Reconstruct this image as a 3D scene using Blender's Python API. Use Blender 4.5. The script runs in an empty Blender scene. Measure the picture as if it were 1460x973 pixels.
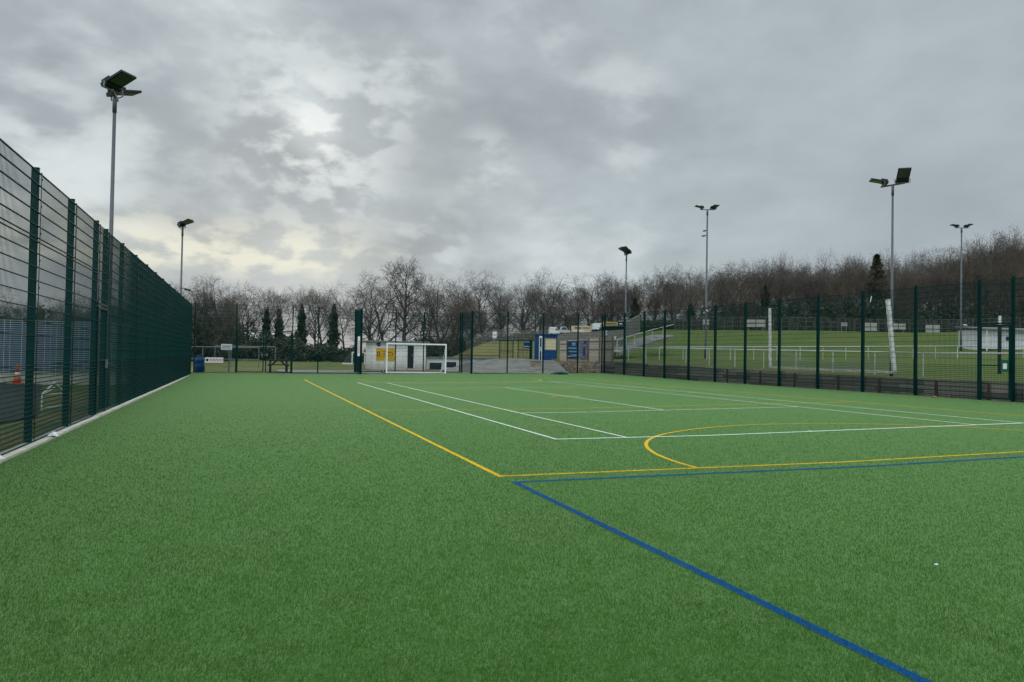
import bpy, math, random
import numpy as np
from mathutils import Vector, Matrix
C = bpy.context.scene
COL = C.collection
R = math.radians
# ------------------------------------------------------------------ camera maths (metres, Y runs down the pitch)
FPX, CX, CY, EYE = 1054., 730., 486.5, 1.43
YAW, PITCH, ROLL = R(19.83), R(1.1), R(1.0)
fw = np.array([math.sin(YAW)*math.cos(PITCH), math.cos(YAW)*math.cos(PITCH), math.sin(PITCH)])
r0 = np.array([math.cos(YAW), -math.sin(YAW), 0.]); u0 = np.cross(r0, fw)
rt = r0*math.cos(ROLL)+u0*math.sin(ROLL); up = u0*math.cos(ROLL)-r0*math.sin(ROLL)
def ray(px, py): return fw+rt*(px-CX)/FPX-up*(py-CY)/FPX
def at(px, py, d):
    p = ray(px, py)*d; return Vector((p[0], p[1], p[2]+EYE))
def onY(px, py, Y):
    d = ray(px, py); t = Y/d[1]; return float(d[0]*t), float(d[2]*t+EYE)
def onX(px, py, X):
    d = ray(px, py); t = X/d[0]; return float(d[1]*t), float(d[2]*t+EYE)
def sst(a, b, x):
    t = max(0., min(1., (x-a)/(b-a))); return t*t*(3-2*t)
def gz(x, y): return max(0., (x-8)*.0131)+max(0., (y-36)*.01)
def dl(x, y): return x*math.sin(YAW)+y*math.cos(YAW), x*math.cos(YAW)-y*math.sin(YAW)
def field(x, y): return .75+max(0., min(y, 60)-22)*.0125+max(0, x-24)*.026
def hnoise(x, y): return .5*math.sin(x*.21+1.3*math.sin(y*.13))+.5*math.sin(y*.17+1.1*math.sin(x*.11+2))
def T(x, y):                      # height of the land around the pitch
    d, l = dl(x, y)
    z = .02+.12*sst(40, 50, y)
    if x < -3: z = -.08
    z += sst(-10, -2, l-(d-70)*.05)*sst(61, 80, d)*2.9
    if x > 23.5:
        k = sst(23.5, 23.9, x)
        zf = field(x, y)
        bank = sst(8, 19, l)*sst(67, 90, d)*(2.75+.2*math.sin(l*.09))
        z = max(z, zf*k+bank*(1-.12*sst(50, 75, l))) if y < 58 else max(z, zf*k*(1-sst(58, 64, y)*(1-sst(5, 14, l)))+bank)
    z += sst(90, 170, d)*3.5*sst(-12, 25, l)
    if d > 62: z += .12*hnoise(x, y)
    return z
# ------------------------------------------------------------------ mesh helper
class MB:
    def __init__(s): s.v = []; s.f = []
    def add(s, vs, fs):
        n = len(s.v); s.v += [tuple(v) for v in vs]; s.f += [tuple(i+n for i in f) for f in fs]
    def box(s, x0, x1, y0, y1, z0, z1):
        s.add([(x0,y0,z0),(x1,y0,z0),(x1,y1,z0),(x0,y1,z0),(x0,y0,z1),(x1,y0,z1),(x1,y1,z1),(x0,y1,z1)],
              [(0,3,2,1),(4,5,6,7),(0,1,5,4),(1,2,6,5),(2,3,7,6),(3,0,4,7)]); return s
    def obox(s, c, ax, ay, az):   # centre and three half axes
        c, ax, ay, az = map(Vector, (c, ax, ay, az))
        vs = [c+ax*i+ay*j+az*k for k in (-1,1) for i, j in ((-1,-1),(1,-1),(1,1),(-1,1))]
        s.add(vs, [(0,3,2,1),(4,5,6,7),(0,1,5,4),(1,2,6,5),(2,3,7,6),(3,0,4,7)]); return s
    def beam(s, p, q, w, h):      # rectangular bar from p to q
        p, q = Vector(p), Vector(q); d = (q-p); L = d.length; d.normalize()
        a = d.cross(Vector((0,0,1)));
        if a.length < 1e-3: a = Vector((1,0,0))
        a.normalize(); b = a.cross(d)
        return s.obox((p+q)/2, d*(L/2), a*(w/2), b*(h/2))
    def tube(s, pts, rad, n=8, cap=True):
        pts = [Vector(p) for p in pts]
        if not isinstance(rad, (list, tuple)): rad = [rad]*len(pts)
        base = len(s.v)
        for i, p in enumerate(pts):
            d = (pts[min(i+1, len(pts)-1)]-pts[max(i-1, 0)]).normalized()
            a = d.cross(Vector((0,0,1)))
            if a.length < 1e-2: a = Vector((1,0,0))
            a.normalize(); b = d.cross(a)
            for k in range(n):
                t = 2*math.pi*k/n; s.v.append(tuple(p+(a*math.cos(t)+b*math.sin(t))*rad[i]))
        for i in range(len(pts)-1):
            for k in range(n):
                a0 = base+i*n+k; a1 = base+i*n+(k+1) % n
                s.f.append((a0, a1, a1+n, a0+n))
        if cap:
            s.f.append(tuple(base+k for k in range(n))[::-1]); s.f.append(tuple(base+(len(pts)-1)*n+k for k in range(n)))
        return s
    def prism(s, pts, off):       # polygon swept by a vector
        n = len(pts); off = Vector(off); P = [Vector(p) for p in pts]
        s.add(P+[p+off for p in P], [tuple(range(n))[::-1], tuple(range(n, 2*n))]+[(i, (i+1) % n, (i+1) % n+n, i+n) for i in range(n)]); return s
    def disc(s, c, nrm, r, t=.02, n=20):
        c, nrm = Vector(c), Vector(nrm).normalized(); return s.tube([c-nrm*t/2, c+nrm*t/2], r, n)
    def mesh(s, name, off=(0,0,0), smooth=False):
        m = bpy.data.meshes.new(name); o = Vector(off)
        m.from_pydata([Vector(v)-o for v in s.v] if o.length else s.v, [], s.f)
        if smooth: m.shade_smooth()
        m.update(); return m
    def build(s, name, mat, parent=None, smooth=False, label=None):
        off = Vector((0,0,0)); q = parent
        while q is not None: off += q.location; q = q.parent
        m = s.mesh(name, off, smooth); m.materials.append(mat)
        o = bpy.data.objects.new(name, m); COL.objects.link(o); o.parent = parent
        if label: o['label'] = label
        return o
def npmesh(name, V, Q, mat, tri=False):
    m = bpy.data.meshes.new(name); k = 3 if tri else 4
    m.vertices.add(len(V)); m.vertices.foreach_set('co', np.asarray(V, np.float32).ravel())
    m.loops.add(len(Q)*k); m.loops.foreach_set('vertex_index', np.asarray(Q, np.int32).ravel())
    m.polygons.add(len(Q)); m.polygons.foreach_set('loop_start', np.arange(0, len(Q)*k, k, dtype=np.int32))
    m.update(calc_edges=True); m.validate(); m.materials.append(mat); return m
def tag(o, label=None, cat=None, group=None, kind=None):
    if label: o['label'] = label
    if cat: o['category'] = cat
    if group: o['group'] = group
    if kind: o['kind'] = kind
    return o
def thing(name, label, cat, loc=(0,0,0), rot=0, group=None):
    o = bpy.data.objects.new(name, None); COL.objects.link(o); o.location = loc; o.rotation_euler = (0,0,rot)
    o.empty_display_size = .2
    return tag(o, label, cat, group)
def inst(name, mesh, parent, loc, rot=0):
    o = bpy.data.objects.new(name, mesh); COL.objects.link(o); o.parent = parent
    o.location = Vector(loc)-(parent.location if parent else Vector()); o.rotation_euler = (0,0,rot); return o
def struct(o): o['kind'] = 'structure'; return o
# ------------------------------------------------------------------ materials
def M(name, col, rough=.7, metal=0., var=0., scale=4., bump=0., bscale=60., spec=.3, col2=None, detail=4):
    m = bpy.data.materials.new(name); m.use_nodes = True; nt = m.node_tree; N = nt.nodes; L = nt.links
    b = N['Principled BSDF']; b.inputs['Roughness'].default_value = rough; b.inputs['Metallic'].default_value = metal
    b.inputs['Specular IOR Level'].default_value = spec
    c = np.array(col)
    if var or col2 is not None:
        tc = N.new('ShaderNodeTexCoord'); n = N.new('ShaderNodeTexNoise'); n.inputs['Scale'].default_value = scale; n.inputs['Detail'].default_value = detail
        n.inputs['Roughness'].default_value = .65
        L.new(tc.outputs['Object'], n.inputs['Vector'])
        r = N.new('ShaderNodeValToRGB'); r.color_ramp.elements[0].position = .32; r.color_ramp.elements[1].position = .68
        lo, hi = (c*(1-var), c*(1+var)) if col2 is None else (c, np.array(col2))
        r.color_ramp.elements[0].color = (*lo, 1); r.color_ramp.elements[1].color = (*np.minimum(hi, 1), 1)
        L.new(n.outputs['Fac'], r.inputs['Fac']); L.new(r.outputs['Color'], b.inputs['Base Color'])
    else: b.inputs['Base Color'].default_value = (*c, 1)
    if bump:
        tc = N.new('ShaderNodeTexCoord'); n = N.new('ShaderNodeTexNoise'); n.inputs['Scale'].default_value = bscale; n.inputs['Detail'].default_value = 3
        bp = N.new('ShaderNodeBump'); bp.inputs['Strength'].default_value = bump; bp.inputs['Distance'].default_value = .02
        L.new(tc.outputs['Object'], n.inputs['Vector']); L.new(n.outputs['Fac'], bp.inputs['Height']); L.new(bp.outputs['Normal'], b.inputs['Normal'])
    return m
def mixcol(N, L, a, b, fac, mode='MIX'):
    n = N.new('ShaderNodeMix'); n.data_type = 'RGBA'; n.blend_type = mode
    for sock, v in (('A_Color', a), ('B_Color', b)):
        i = [q for q in n.inputs if q.identifier == sock][0]
        if isinstance(v, tuple): i.default_value = (*v, 1)
        else: L.new(v, i)
    f = [q for q in n.inputs if q.identifier == 'Factor_Float'][0]
    if isinstance(fac, (int, float)): f.default_value = fac
    else: L.new(fac, f)
    return [q for q in n.outputs if q.identifier == 'Result_Color'][0]
def noise(N, L, vec, scale, detail=4, rough=.6, dist=0.):
    n = N.new('ShaderNodeTexNoise'); n.inputs['Scale'].default_value = scale; n.inputs['Detail'].default_value = detail
    n.inputs['Roughness'].default_value = rough; n.inputs['Distortion'].default_value = dist
    L.new(vec, n.inputs['Vector']); return n.outputs['Fac']
def mrange(N, L, v, a, b, c=0., d=1., smooth=True):
    n = N.new('ShaderNodeMapRange'); n.interpolation_type = 'SMOOTHSTEP' if smooth else 'LINEAR'
    for k, x in zip(('From Min', 'From Max', 'To Min', 'To Max'), (a, b, c, d)): n.inputs[k].default_value = x
    L.new(v, n.inputs['Value']); return n.outputs['Result']
def mth(N, L, op, a, b=None):
    n = N.new('ShaderNodeMath'); n.operation = op
    for i, v in enumerate((a, b)):
        if v is None: continue
        if isinstance(v, (int, float)): n.inputs[i].default_value = v
        else: L.new(v, n.inputs[i])
    return n.outputs[0]
def turf(name, dark, light, worn, marking=False):
    m = bpy.data.materials.new(name); m.use_nodes = True; nt = m.node_tree; N = nt.nodes; L = nt.links
    b = N['Principled BSDF']; tc = N.new('ShaderNodeTexCoord'); v = tc.outputs['Object']
    fine = noise(N, L, v, 150, 3, .75); mid = noise(N, L, v, 42, 4, .75, .6); big = noise(N, L, v, .55, 5, .6, .5); patch = noise(N, L, v, 2.3, 5, .65, .4)
    f = mth(N, L, 'ADD', mth(N, L, 'MULTIPLY', mrange(N, L, fine, .36, .64), .5), mth(N, L, 'MULTIPLY', mrange(N, L, mid, .36, .64), .5))
    c = mixcol(N, L, dark, light, f)
    c = mixcol(N, L, c, worn, mth(N, L, 'MULTIPLY', mrange(N, L, big, .5, .72), .2 if marking else .55))
    c = mixcol(N, L, c, (.5,)*3 if False else tuple(np.array(dark)*.75), mth(N, L, 'MULTIPLY', mrange(N, L, patch, .52, .75), .10 if marking else .5))
    L.new(c, b.inputs['Base Color']); b.inputs['Roughness'].default_value = .85; b.inputs['Specular IOR Level'].default_value = .06
    b.inputs['Sheen Weight'].default_value = .1 if marking else .75; b.inputs['Sheen Roughness'].default_value = .22
    b.inputs['Sheen Tint'].default_value = (*(np.array(light)*.5+.25), 1) if marking else (.50, .84, .36, 1)
    h = mth(N, L, 'ADD', fine, mth(N, L, 'MULTIPLY', mid, 1.2))
    bp = N.new('ShaderNodeBump'); bp.inputs['Strength'].default_value = .7; bp.inputs['Distance'].default_value = .015
    L.new(h, bp.inputs['Height']); L.new(bp.outputs['Normal'], b.inputs['Normal']); return m
TURF = turf('artificial_turf', (.026, .066, .010), (.052, .118, .024), (.062, .084, .022))
MYEL = turf('yellow_turf', (.52, .32, .012), (.70, .46, .03), (.42, .30, .03), True)
MWHT = turf('white_turf', (.50, .58, .46), (.78, .84, .74), (.45, .55, .40), True)
MBLU = turf('blue_turf', (.001, .045, .13), (.004, .085, .22), (.004, .060, .15), True)
def grassmat(name, a, b_, dry, dryamt=.5):
    m = bpy.data.materials.new(name); m.use_nodes = True; nt = m.node_tree; N = nt.nodes; L = nt.links
    b = N['Principled BSDF']; v = N.new('ShaderNodeTexCoord').outputs['Object']
    sx_ = N.new('ShaderNodeSeparateXYZ'); L.new(v, sx_.inputs[0])
    c = mixcol(N, L, a, b_, mrange(N, L, noise(N, L, v, 3.5, 6, .7), .3, .7))
    c = mixcol(N, L, c, dry, mth(N, L, 'MULTIPLY', mrange(N, L, noise(N, L, v, .22, 6, .65, .6), .36, .66), mrange(N, L, sx_.outputs['X'], 22, 32, 1., dryamt*.55)))
    L.new(c, b.inputs['Base Color']); b.inputs['Roughness'].default_value = .95; b.inputs['Specular IOR Level'].default_value = .1
    bp = N.new('ShaderNodeBump'); bp.inputs['Strength'].default_value = .7; bp.inputs['Distance'].default_value = .08
    L.new(noise(N, L, v, 14, 4, .7), bp.inputs['Height']); L.new(bp.outputs['Normal'], b.inputs['Normal']); return m
GRASS = grassmat('rough_grass', (.048, .084, .018), (.095, .132, .033), (.155, .132, .052), .6)
MTEAL = M('dark_green_paint', (.0006, .026, .024), .55, 0, .15, 8, spec=.08)
MWIRE = M('green_wire', (.0008, .032, .031), .6, 0, spec=.08)
MGALV = M('galvanised_steel', (.15, .168, .18), .55, .25, .12, 6)
MLAMP = M('lamp_casing', (.018, .022, .024), .5, .2, .2, 9)
MGLASS = M('lamp_glass', (.035, .05, .045), .12, 0, spec=.5)
MRAIL = M('rail_paint', (.52, .53, .51), .5, 0, .15, 1.5)
MPOLE = M('pole_steel', (.082, .092, .10), .55, .2, .15, 3)
MFENCE = M('dark_weathered_timber', (.085, .08, .07), .9, 0, .3, 3)
MBLACK = M('black_rubber', (.012, .012, .013), .7)
MWHITE = M('white_paint', (.74, .75, .74), .45, 0, .06, 3)
MWORN = M('worn_white_paint', (.36, .36, .33), .6, 0, 0, 5, col2=(.74, .75, .72))
MCONC = M('concrete', (.165, .16, .14), .9, 0, .35, .9, .3, 30)
MKERB = M('concrete_edging', (.50, .48, .40), .9, 0, .18, 3, .25, 40)
MROOF = M('roof_felt', (.16, .165, .17), .9, 0, .25, 3)
MBLUE = M('blue_plastic', (.006, .045, .17), .4, 0, .15, 4)
MBOOTH = M('blue_paint', (.003, .042, .17), .5, 0, .15, 3)
MDARK = M('dark_opening', (.012, .014, .016), .5)
MWIN = M('window_glass', (.03, .04, .045), .1, 0, spec=.6)
MTIMB = M('fence_timber', (.50, .415, .32), .85, 0, .15, 5)
MGREYT = M('weathered_timber', (.19, .17, .15), .9, 0, .22, 5)
MRED = M('rusty_red_steel', (.20, .09, .075), .7, .2, .3, 9)
MORANGE = M('orange_plastic', (.55, .075, .02), .5)
MYELB = M('yellow_banner', (.62, .37, .015), .6, 0, .08, 3)
MNAVY = M('navy_vinyl', (.012, .025, .07), .4, 0, .3, 4)
MSKY = M('light_blue_print', (.12, .30, .45), .5, 0, .4, 5)
MLILAC = M('grey_violet_vinyl', (.16, .16, .24), .5, 0, .45, 3)
MGOLD = M('gold_board', (.48, .33, .10), .6, 0, .1, 3)
MCREAM = M('cream_board', (.62, .52, .34), .6, 0, .1, 3)
MBRN = M('brown_print', (.2, .1, .04), .7)
MREDP = M('red_print', (.5, .04, .03), .6)
MTAR = M('tarmac', (.016, .018, .017), .9, 0, .25, 1.5, .3, 50)
MNET = M('grey_net', (.24, .25, .23), .9)
MLITTER = M('white_plastic_scrap', (.72, .73, .74), .5)
MWOOD = M('dark_bench_wood', (.035, .03, .027), .85, 0, .25, 6)
MBARK = M('bark', (.062, .058, .052), .95, 0, .35, 2)
MTWIG = M('twigs', (.088, .080, .073), .95, 0, .3, .35)
MTWIG2 = M('pale_twigs', (.15, .135, .112), .95, 0, .35, .35)
MIVY = M('ivy_leaf', (.014, .032, .012), .75, 0, .5, 1.2)
MBUSH = M('evergreen_leaf', (.030, .044, .024), .8, 0, .5, .5, col2=(.062, .064, .040))
MBRUSH = M('brushwood', (.092, .074, .057), .95, 0, .4, .4)
MGREEN = M('green_sign', (.01, .10, .05), .5)
def blocks(name, col, mortar, bw, bh, stain=(.30, .22, .14), stain_h=.9, bumpd=.006, var=.05):
    m = bpy.data.materials.new(name); m.use_nodes = True; nt = m.node_tree; N = nt.nodes; L = nt.links
    b = N['Principled BSDF']; v = N.new('ShaderNodeTexCoord').outputs['Object']
    sp = N.new('ShaderNodeSeparateXYZ'); L.new(v, sp.inputs[0]); cb = N.new('ShaderNodeCombineXYZ')
    L.new(mth(N, L, 'ADD', sp.outputs['X'], sp.outputs['Y']), cb.inputs['X']); L.new(sp.outputs['Z'], cb.inputs['Y'])
    br = N.new('ShaderNodeTexBrick'); L.new(cb.outputs[0], br.inputs['Vector']); br.inputs['Scale'].default_value = 1.
    br.inputs['Brick Width'].default_value = bw; br.inputs['Row Height'].default_value = bh; br.inputs['Mortar Size'].default_value = .012
    br.inputs['Color1'].default_value = (*(np.array(col)*(1-var)), 1); br.inputs['Color2'].default_value = (*(np.array(col)*(1+var)), 1); br.inputs['Mortar'].default_value = (*mortar, 1)
    n = noise(N, L, v, 1.7, 6, .7)
    low = mrange(N, L, mth(N, L, 'ADD', sp.outputs['Z'], mth(N, L, 'MULTIPLY', n, -1.2)), -.6, stain_h-.6, 1, 0)
    c = mixcol(N, L, br.outputs['Color'], stain, mth(N, L, 'MULTIPLY', low, .6))
    c = mixcol(N, L, c, tuple(np.array(col)*.45), mth(N, L, 'MULTIPLY', mrange(N, L, noise(N, L, v, 5, 5, .7), .55, .8), .5))
    L.new(c, b.inputs['Base Color']); b.inputs['Roughness'].default_value = .9
    bp = N.new('ShaderNodeBump'); bp.inputs['Distance'].default_value = bumpd; L.new(br.outputs['Fac'], bp.inputs['Height']); bp.invert = True
    L.new(bp.outputs['Normal'], b.inputs['Normal']); return m
MBLOCK = blocks('white_blockwork', (.84, .83, .79), (.62, .61, .57), .45, .22)
MSTONE = blocks('rubble_stone', (.33, .25, .17), (.10, .085, .07), .5, .19, (.05, .045, .035), .5, .05, .45)
MSLEEP = blocks('sleeper_timber', (.36, .31, .26), (.07, .06, .055), 2.2, .15, (.17, .165, .12), .4, .03, .45)

def leaves(n, fn, size, seed):      # n small quads at points given by fn(rng)
    rg = np.random.default_rng(seed); P = fn(rg, n); a = rg.normal(size=(n, 3)); a /= np.linalg.norm(a, axis=1)[:, None]
    b = np.cross(a, rg.normal(size=(n, 3))); b /= np.linalg.norm(b, axis=1)[:, None]; sz = (size*rg.uniform(.5, 1.4, n))[:, None]
    V = np.stack([P-a*sz, P+b*sz*.6, P+a*sz, P-b*sz*.6], 1).reshape(-1, 3); return V.astype(np.float32), np.arange(4*n, dtype=np.int32).reshape(-1, 4)
# ------------------------------------------------------------------ ground
XL, XR, YF = -2.78, 23.4, 46.
m = MB(); m.add([(-900,-900,-.35),(900,-900,-.35),(900,900,-.35),(-900,900,-.35)], [(0,1,2,3)])
struct(m.build('ground', GRASS))
def sheet(name, xs, ys, zf, mat, keep=lambda x, y: True):
    s = MB(); nx, ny = len(xs), len(ys)
    s.v = [(x, y, zf(x, y)) for y in ys for x in xs]
    for j in range(ny-1):
        for i in range(nx-1):
            if keep((xs[i]+xs[i+1])/2, (ys[j]+ys[j+1])/2): a = j*nx+i; s.f.append((a, a+1, a+nx+1, a+nx))
    return struct(s.build(name, mat, smooth=True))
sheet('artificial_turf', [XL, 0, 3, 6.7, 8, 13.8, XR], [-14, 0, 10, 20, 36, YF, 48.5], gz, TURF, lambda x, y: y < YF or 6.7 < x < 13.8)
# land outside the pitch: fine steps near, coarse far
def steps(*seg):
    out = []
    for a, b, n in seg: out += list(np.linspace(a, b, n, endpoint=False))
    return [float(q) for q in out]+[float(seg[-1][1])]
xs = steps((-160,-40,24),(-40,-3.2,22),(-3.2,23.42,15),(23.42,24.2,5),(24.2,60,40),(60,200,70))
ys = steps((-40,YF,40),(YF,120,78),(120,230,40))
sheet('grass_land', xs, ys, T, GRASS, lambda x, y: not (-3.0 < x < 23.42 and y < YF+.3))
m = MB(); rng = random.Random(5)
for k in range(66): y = -14+k*.915; dx = rng.uniform(-.004, .004); m.box(-3.0+dx, XL+dx, y, min(y+.909, YF-.02), -.3, .035+rng.uniform(-.004, .004))
struct(m.build('kerb', MKERB))
m = MB(); m.box(-3, 6.6, YF, YF+.18, -.3, .13); m.box(14, 23.4, YF, YF+.18, -.3, .25); m.box(6.7, 13.8, 48.5, 48.68, -.3, .25); struct(m.build('kerb', MCONC))
# painted lines: strips 4-8 mm over the turf, cut every half metre so they follow its fall
def strip(s, p, q, w, dz):
    p, q = np.array(p, float), np.array(q, float); L = np.linalg.norm(q-p); d = (q-p)/L; nrm = np.array([-d[1], d[0]])*w/2
    n = max(1, int(L/.5)); b = len(s.v)
    for i in range(n+1):
        c = p+d*L*i/n
        for sg in (-1, 1): a = c+sg*nrm; s.v.append((a[0], a[1], gz(*a)+dz))
    for i in range(n): k = b+2*i; s.f.append((k, k+2, k+3, k+1))
def arc(s, c, rad, a0, a1, w, dz, n=64):
    b = len(s.v)
    for i in range(n+1):
        a = a0+(a1-a0)*i/n
        for rr in (rad+w/2, rad-w/2): x, y = c[0]+rr*math.cos(a), c[1]+rr*math.sin(a); s.v.append((x, y, gz(x, y)+dz))
    for i in range(n): k = b+2*i; s.f.append((k, k+2, k+3, k+1))
tx0, tx1, ty0, ty1 = 5.04, 16.36, 11.66, 35.43; tc_ = 10.525
s = MB(); w = .055
for a, b in (((tx0,ty0),(tx0,ty1)), ((tx1,ty0),(tx1,ty1)), ((6.41,ty0),(6.41,ty1)), ((14.93,ty0),(14.93,ty1)), ((6.41,17.14),(14.93,17.14)),
             ((6.41,29.94),(14.93,29.94)), ((tc_,17.14),(tc_,29.94)), ((tc_,ty0),(tc_,ty0+.15)), ((tc_,ty1-.15),(tc_,ty1))): strip(s, a, b, w, .008)
for a, b in (((tx0-w/2,ty0),(tx1+w/2,ty0)), ((tx0-w/2,ty1),(tx1+w/2,ty1))): strip(s, a, b, .075, .0083)
struct(s.build('white_court_lines', MWHT))
nx0, nx1, ny0, ny1 = 2.85, 18.25, 8.25, 38.75; nc = 10.475
s = MB()
for x in (nx0, nx1): strip(s, (x, ny0), (x, ny1), .065, .0045)
for y in (ny0, 18.42, 28.58, ny1): strip(s, (nx0-.032, y), (nx1+.032, y), .06, .0041)
arc(s, (nc, ny0), 4.9, 0, math.pi, .06, .005); arc(s, (nc, ny1), 4.9, math.pi, 2*math.pi, .06, .005); arc(s, (nc, 23.5), .45, 0, 2*math.pi, .06, .005, 40)
struct(s.build('yellow_court_lines', MYEL))
s = MB(); strip(s, (2.885, -12), (2.885, 7.865), .07, .0045); strip(s, (2.85, 7.83), (20, 7.83), .07, .0041)
struct(s.build('blue_court_lines', MBLU))

# standing fibres of the turf pile round the camera, coloured like the line they stand on
def pilemat(name, a, b_):
    m = bpy.data.materials.new(name); m.use_nodes = True; N = m.node_tree.nodes; L = m.node_tree.links; b = N['Principled BSDF']
    v = N.new('ShaderNodeTexCoord').outputs['Object']; c = mixcol(N, L, a, b_, mrange(N, L, noise(N, L, v, 170, 2, .8), .35, .65))
    c = mixcol(N, L, c, (.034, .072, .014) if b_[1] < .195 and b_[0] > .05 else tuple(np.array(a)*.9), mth(N, L, 'MULTIPLY', mrange(N, L, noise(N, L, v, 1.3, 6, .65, .4), .48, .74), .6))
    L.new(c, b.inputs['Base Color']); b.inputs['Roughness'].default_value = .65; b.inputs['Specular IOR Level'].default_value = .1; return m
PILE = [pilemat('green_fibre', (.037, .110, .014), (.074, .188, .029)), pilemat('blue_fibre', (.001, .052, .16), (.004, .100, .27)), pilemat('yellow_fibre', (.55, .34, .014), (.75, .50, .04)), pilemat('white_fibre', (.5, .58, .46), (.8, .85, .75))]
rg = np.random.default_rng(12); XS = []
th = R(84); n = 620000; rr = 2.2*(24/2.2)**rg.random(n)**1.08; a = YAW+rg.uniform(-th/2, th/2, n); x, y = rr*np.sin(a), rr*np.cos(a)     # thinning out with distance
fd = np.clip((rr-7)/17, 0, 1); k = (x > XL+.01) & (x < XR-.15) & (rg.random(n) > fd*fd*(3-2*fd)); XS.append(np.stack([x[k], y[k], (rr[k]/2.8)**.42*.8], 1))
XS = np.concatenate(XS); x, y, wd = XS.T; n = len(x)
z = np.maximum(0, (x-8)*.0131)+np.maximum(0, (y-36)*.01)
clump = np.sin(x*7+np.sin(y*5.3)*2)*np.sin(y*8+np.sin(x*6.1)*2)
hh = rg.uniform(.009, .019, n)*(1+.18*clump); ya_ = rg.uniform(0, 2*np.pi, n); ww = rg.uniform(.0011, .0022, n)*wd; le = rg.uniform(.1, .9, n)*hh; la = rg.normal(.9, .9, n)
cs, sn = np.cos(ya_)*ww, np.sin(ya_)*ww; lx, ly = np.cos(la)*le, np.sin(la)*le
V = np.stack([np.stack([x-cs, y-sn, z], 1), np.stack([x+cs, y+sn, z], 1), np.stack([x+cs*.5+lx, y+sn*.5+ly, z+hh], 1), np.stack([x-cs*.5+lx, y-sn*.5+ly, z+hh], 1)], 1).reshape(-1, 3)
o = bpy.data.objects.new('turf_pile', npmesh('turf_pile', V, np.arange(4*n).reshape(-1, 4), PILE[0])); COL.objects.link(o); tag(o, 'short green artificial grass fibres in the foreground of the pitch', 'grass', kind='stuff')
for m_ in PILE[1:]: o.data.materials.append(m_)
j = rg.normal(0, .004, n); xi = np.zeros(n, np.int32); X_, Y_ = x+j, y+rg.normal(0, .004, n)
rc = np.hypot(X_-nc, Y_-ny0); inx = (X_ > nx0-.032) & (X_ < nx1+.032)
xi[(((abs(X_-nx0) < .0325) | (abs(X_-nx1) < .0325)) & (Y_ > ny0)) | ((abs(Y_-ny0) < .03) & inx) | ((abs(rc-4.9) < .03) & (Y_ > ny0))] = 2
xi[(((abs(X_-2.885) < .035) & (Y_ < 7.865)) | ((abs(Y_-7.83) < .035) & (X_ > 2.85)))] = 1
xi[((abs(Y_-ty0) < .0375) & (X_ > tx0-.03) & (X_ < tx1+.03)) | ((Y_ > ty0) & ((abs(X_-tx0) < .0275) | (abs(X_-tx1) < .0275) | (abs(X_-6.41) < .0275) | (abs(X_-14.93) < .0275)))] = 3
o.data.polygons.foreach_set('material_index', xi)
# ------------------------------------------------------------------ weldmesh fences
ZS = [.04+.066*i for i in range(18)]+[1.4,1.6,1.8,2.0,2.2,2.4,2.6,2.8,2.97,3.03,3.2,3.4,3.6,3.8,3.98]
WIRE_R = .0027
def panel_mesh(w, zs=ZS, z0=.03, z1=4.0, step=.05):
    s = MB(); n = int(round(w/step))
    for i in range(n+1):
        x = w*i/n; s.box(x-WIRE_R, x+WIRE_R, -.0029, .0029, z0, z1)
    for z in zs:
        if z0 <= z <= z1: s.box(0, w, -.013, -.003, z-.005, z+.005); s.box(0, w, .003, .013, z-.005, z+.005)
    me = s.mesh('mesh_panel'); me.materials.append(MWIRE); return me
def post_mesh(h=4.06):
    s = MB(); s.box(-.03, .03, .016, .112, -.1, h); s.box(-.034, .034, .012, .116, h, h+.012)
    s.box(-.02, .02, -.022, -.0135, .05, h-.06)
    for z in np.arange(.3, h-.1, .4): s.box(-.012, .012, -.03, -.022, z-.012, z+.012)
    me = s.mesh('post'); me.materials.append(MTEAL); return me
PM = {}
def panel(w):
    k = round(w, 2)
    if k not in PM: PM[k] = panel_mesh(k)
    return PM[k]
POST = post_mesh()
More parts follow.
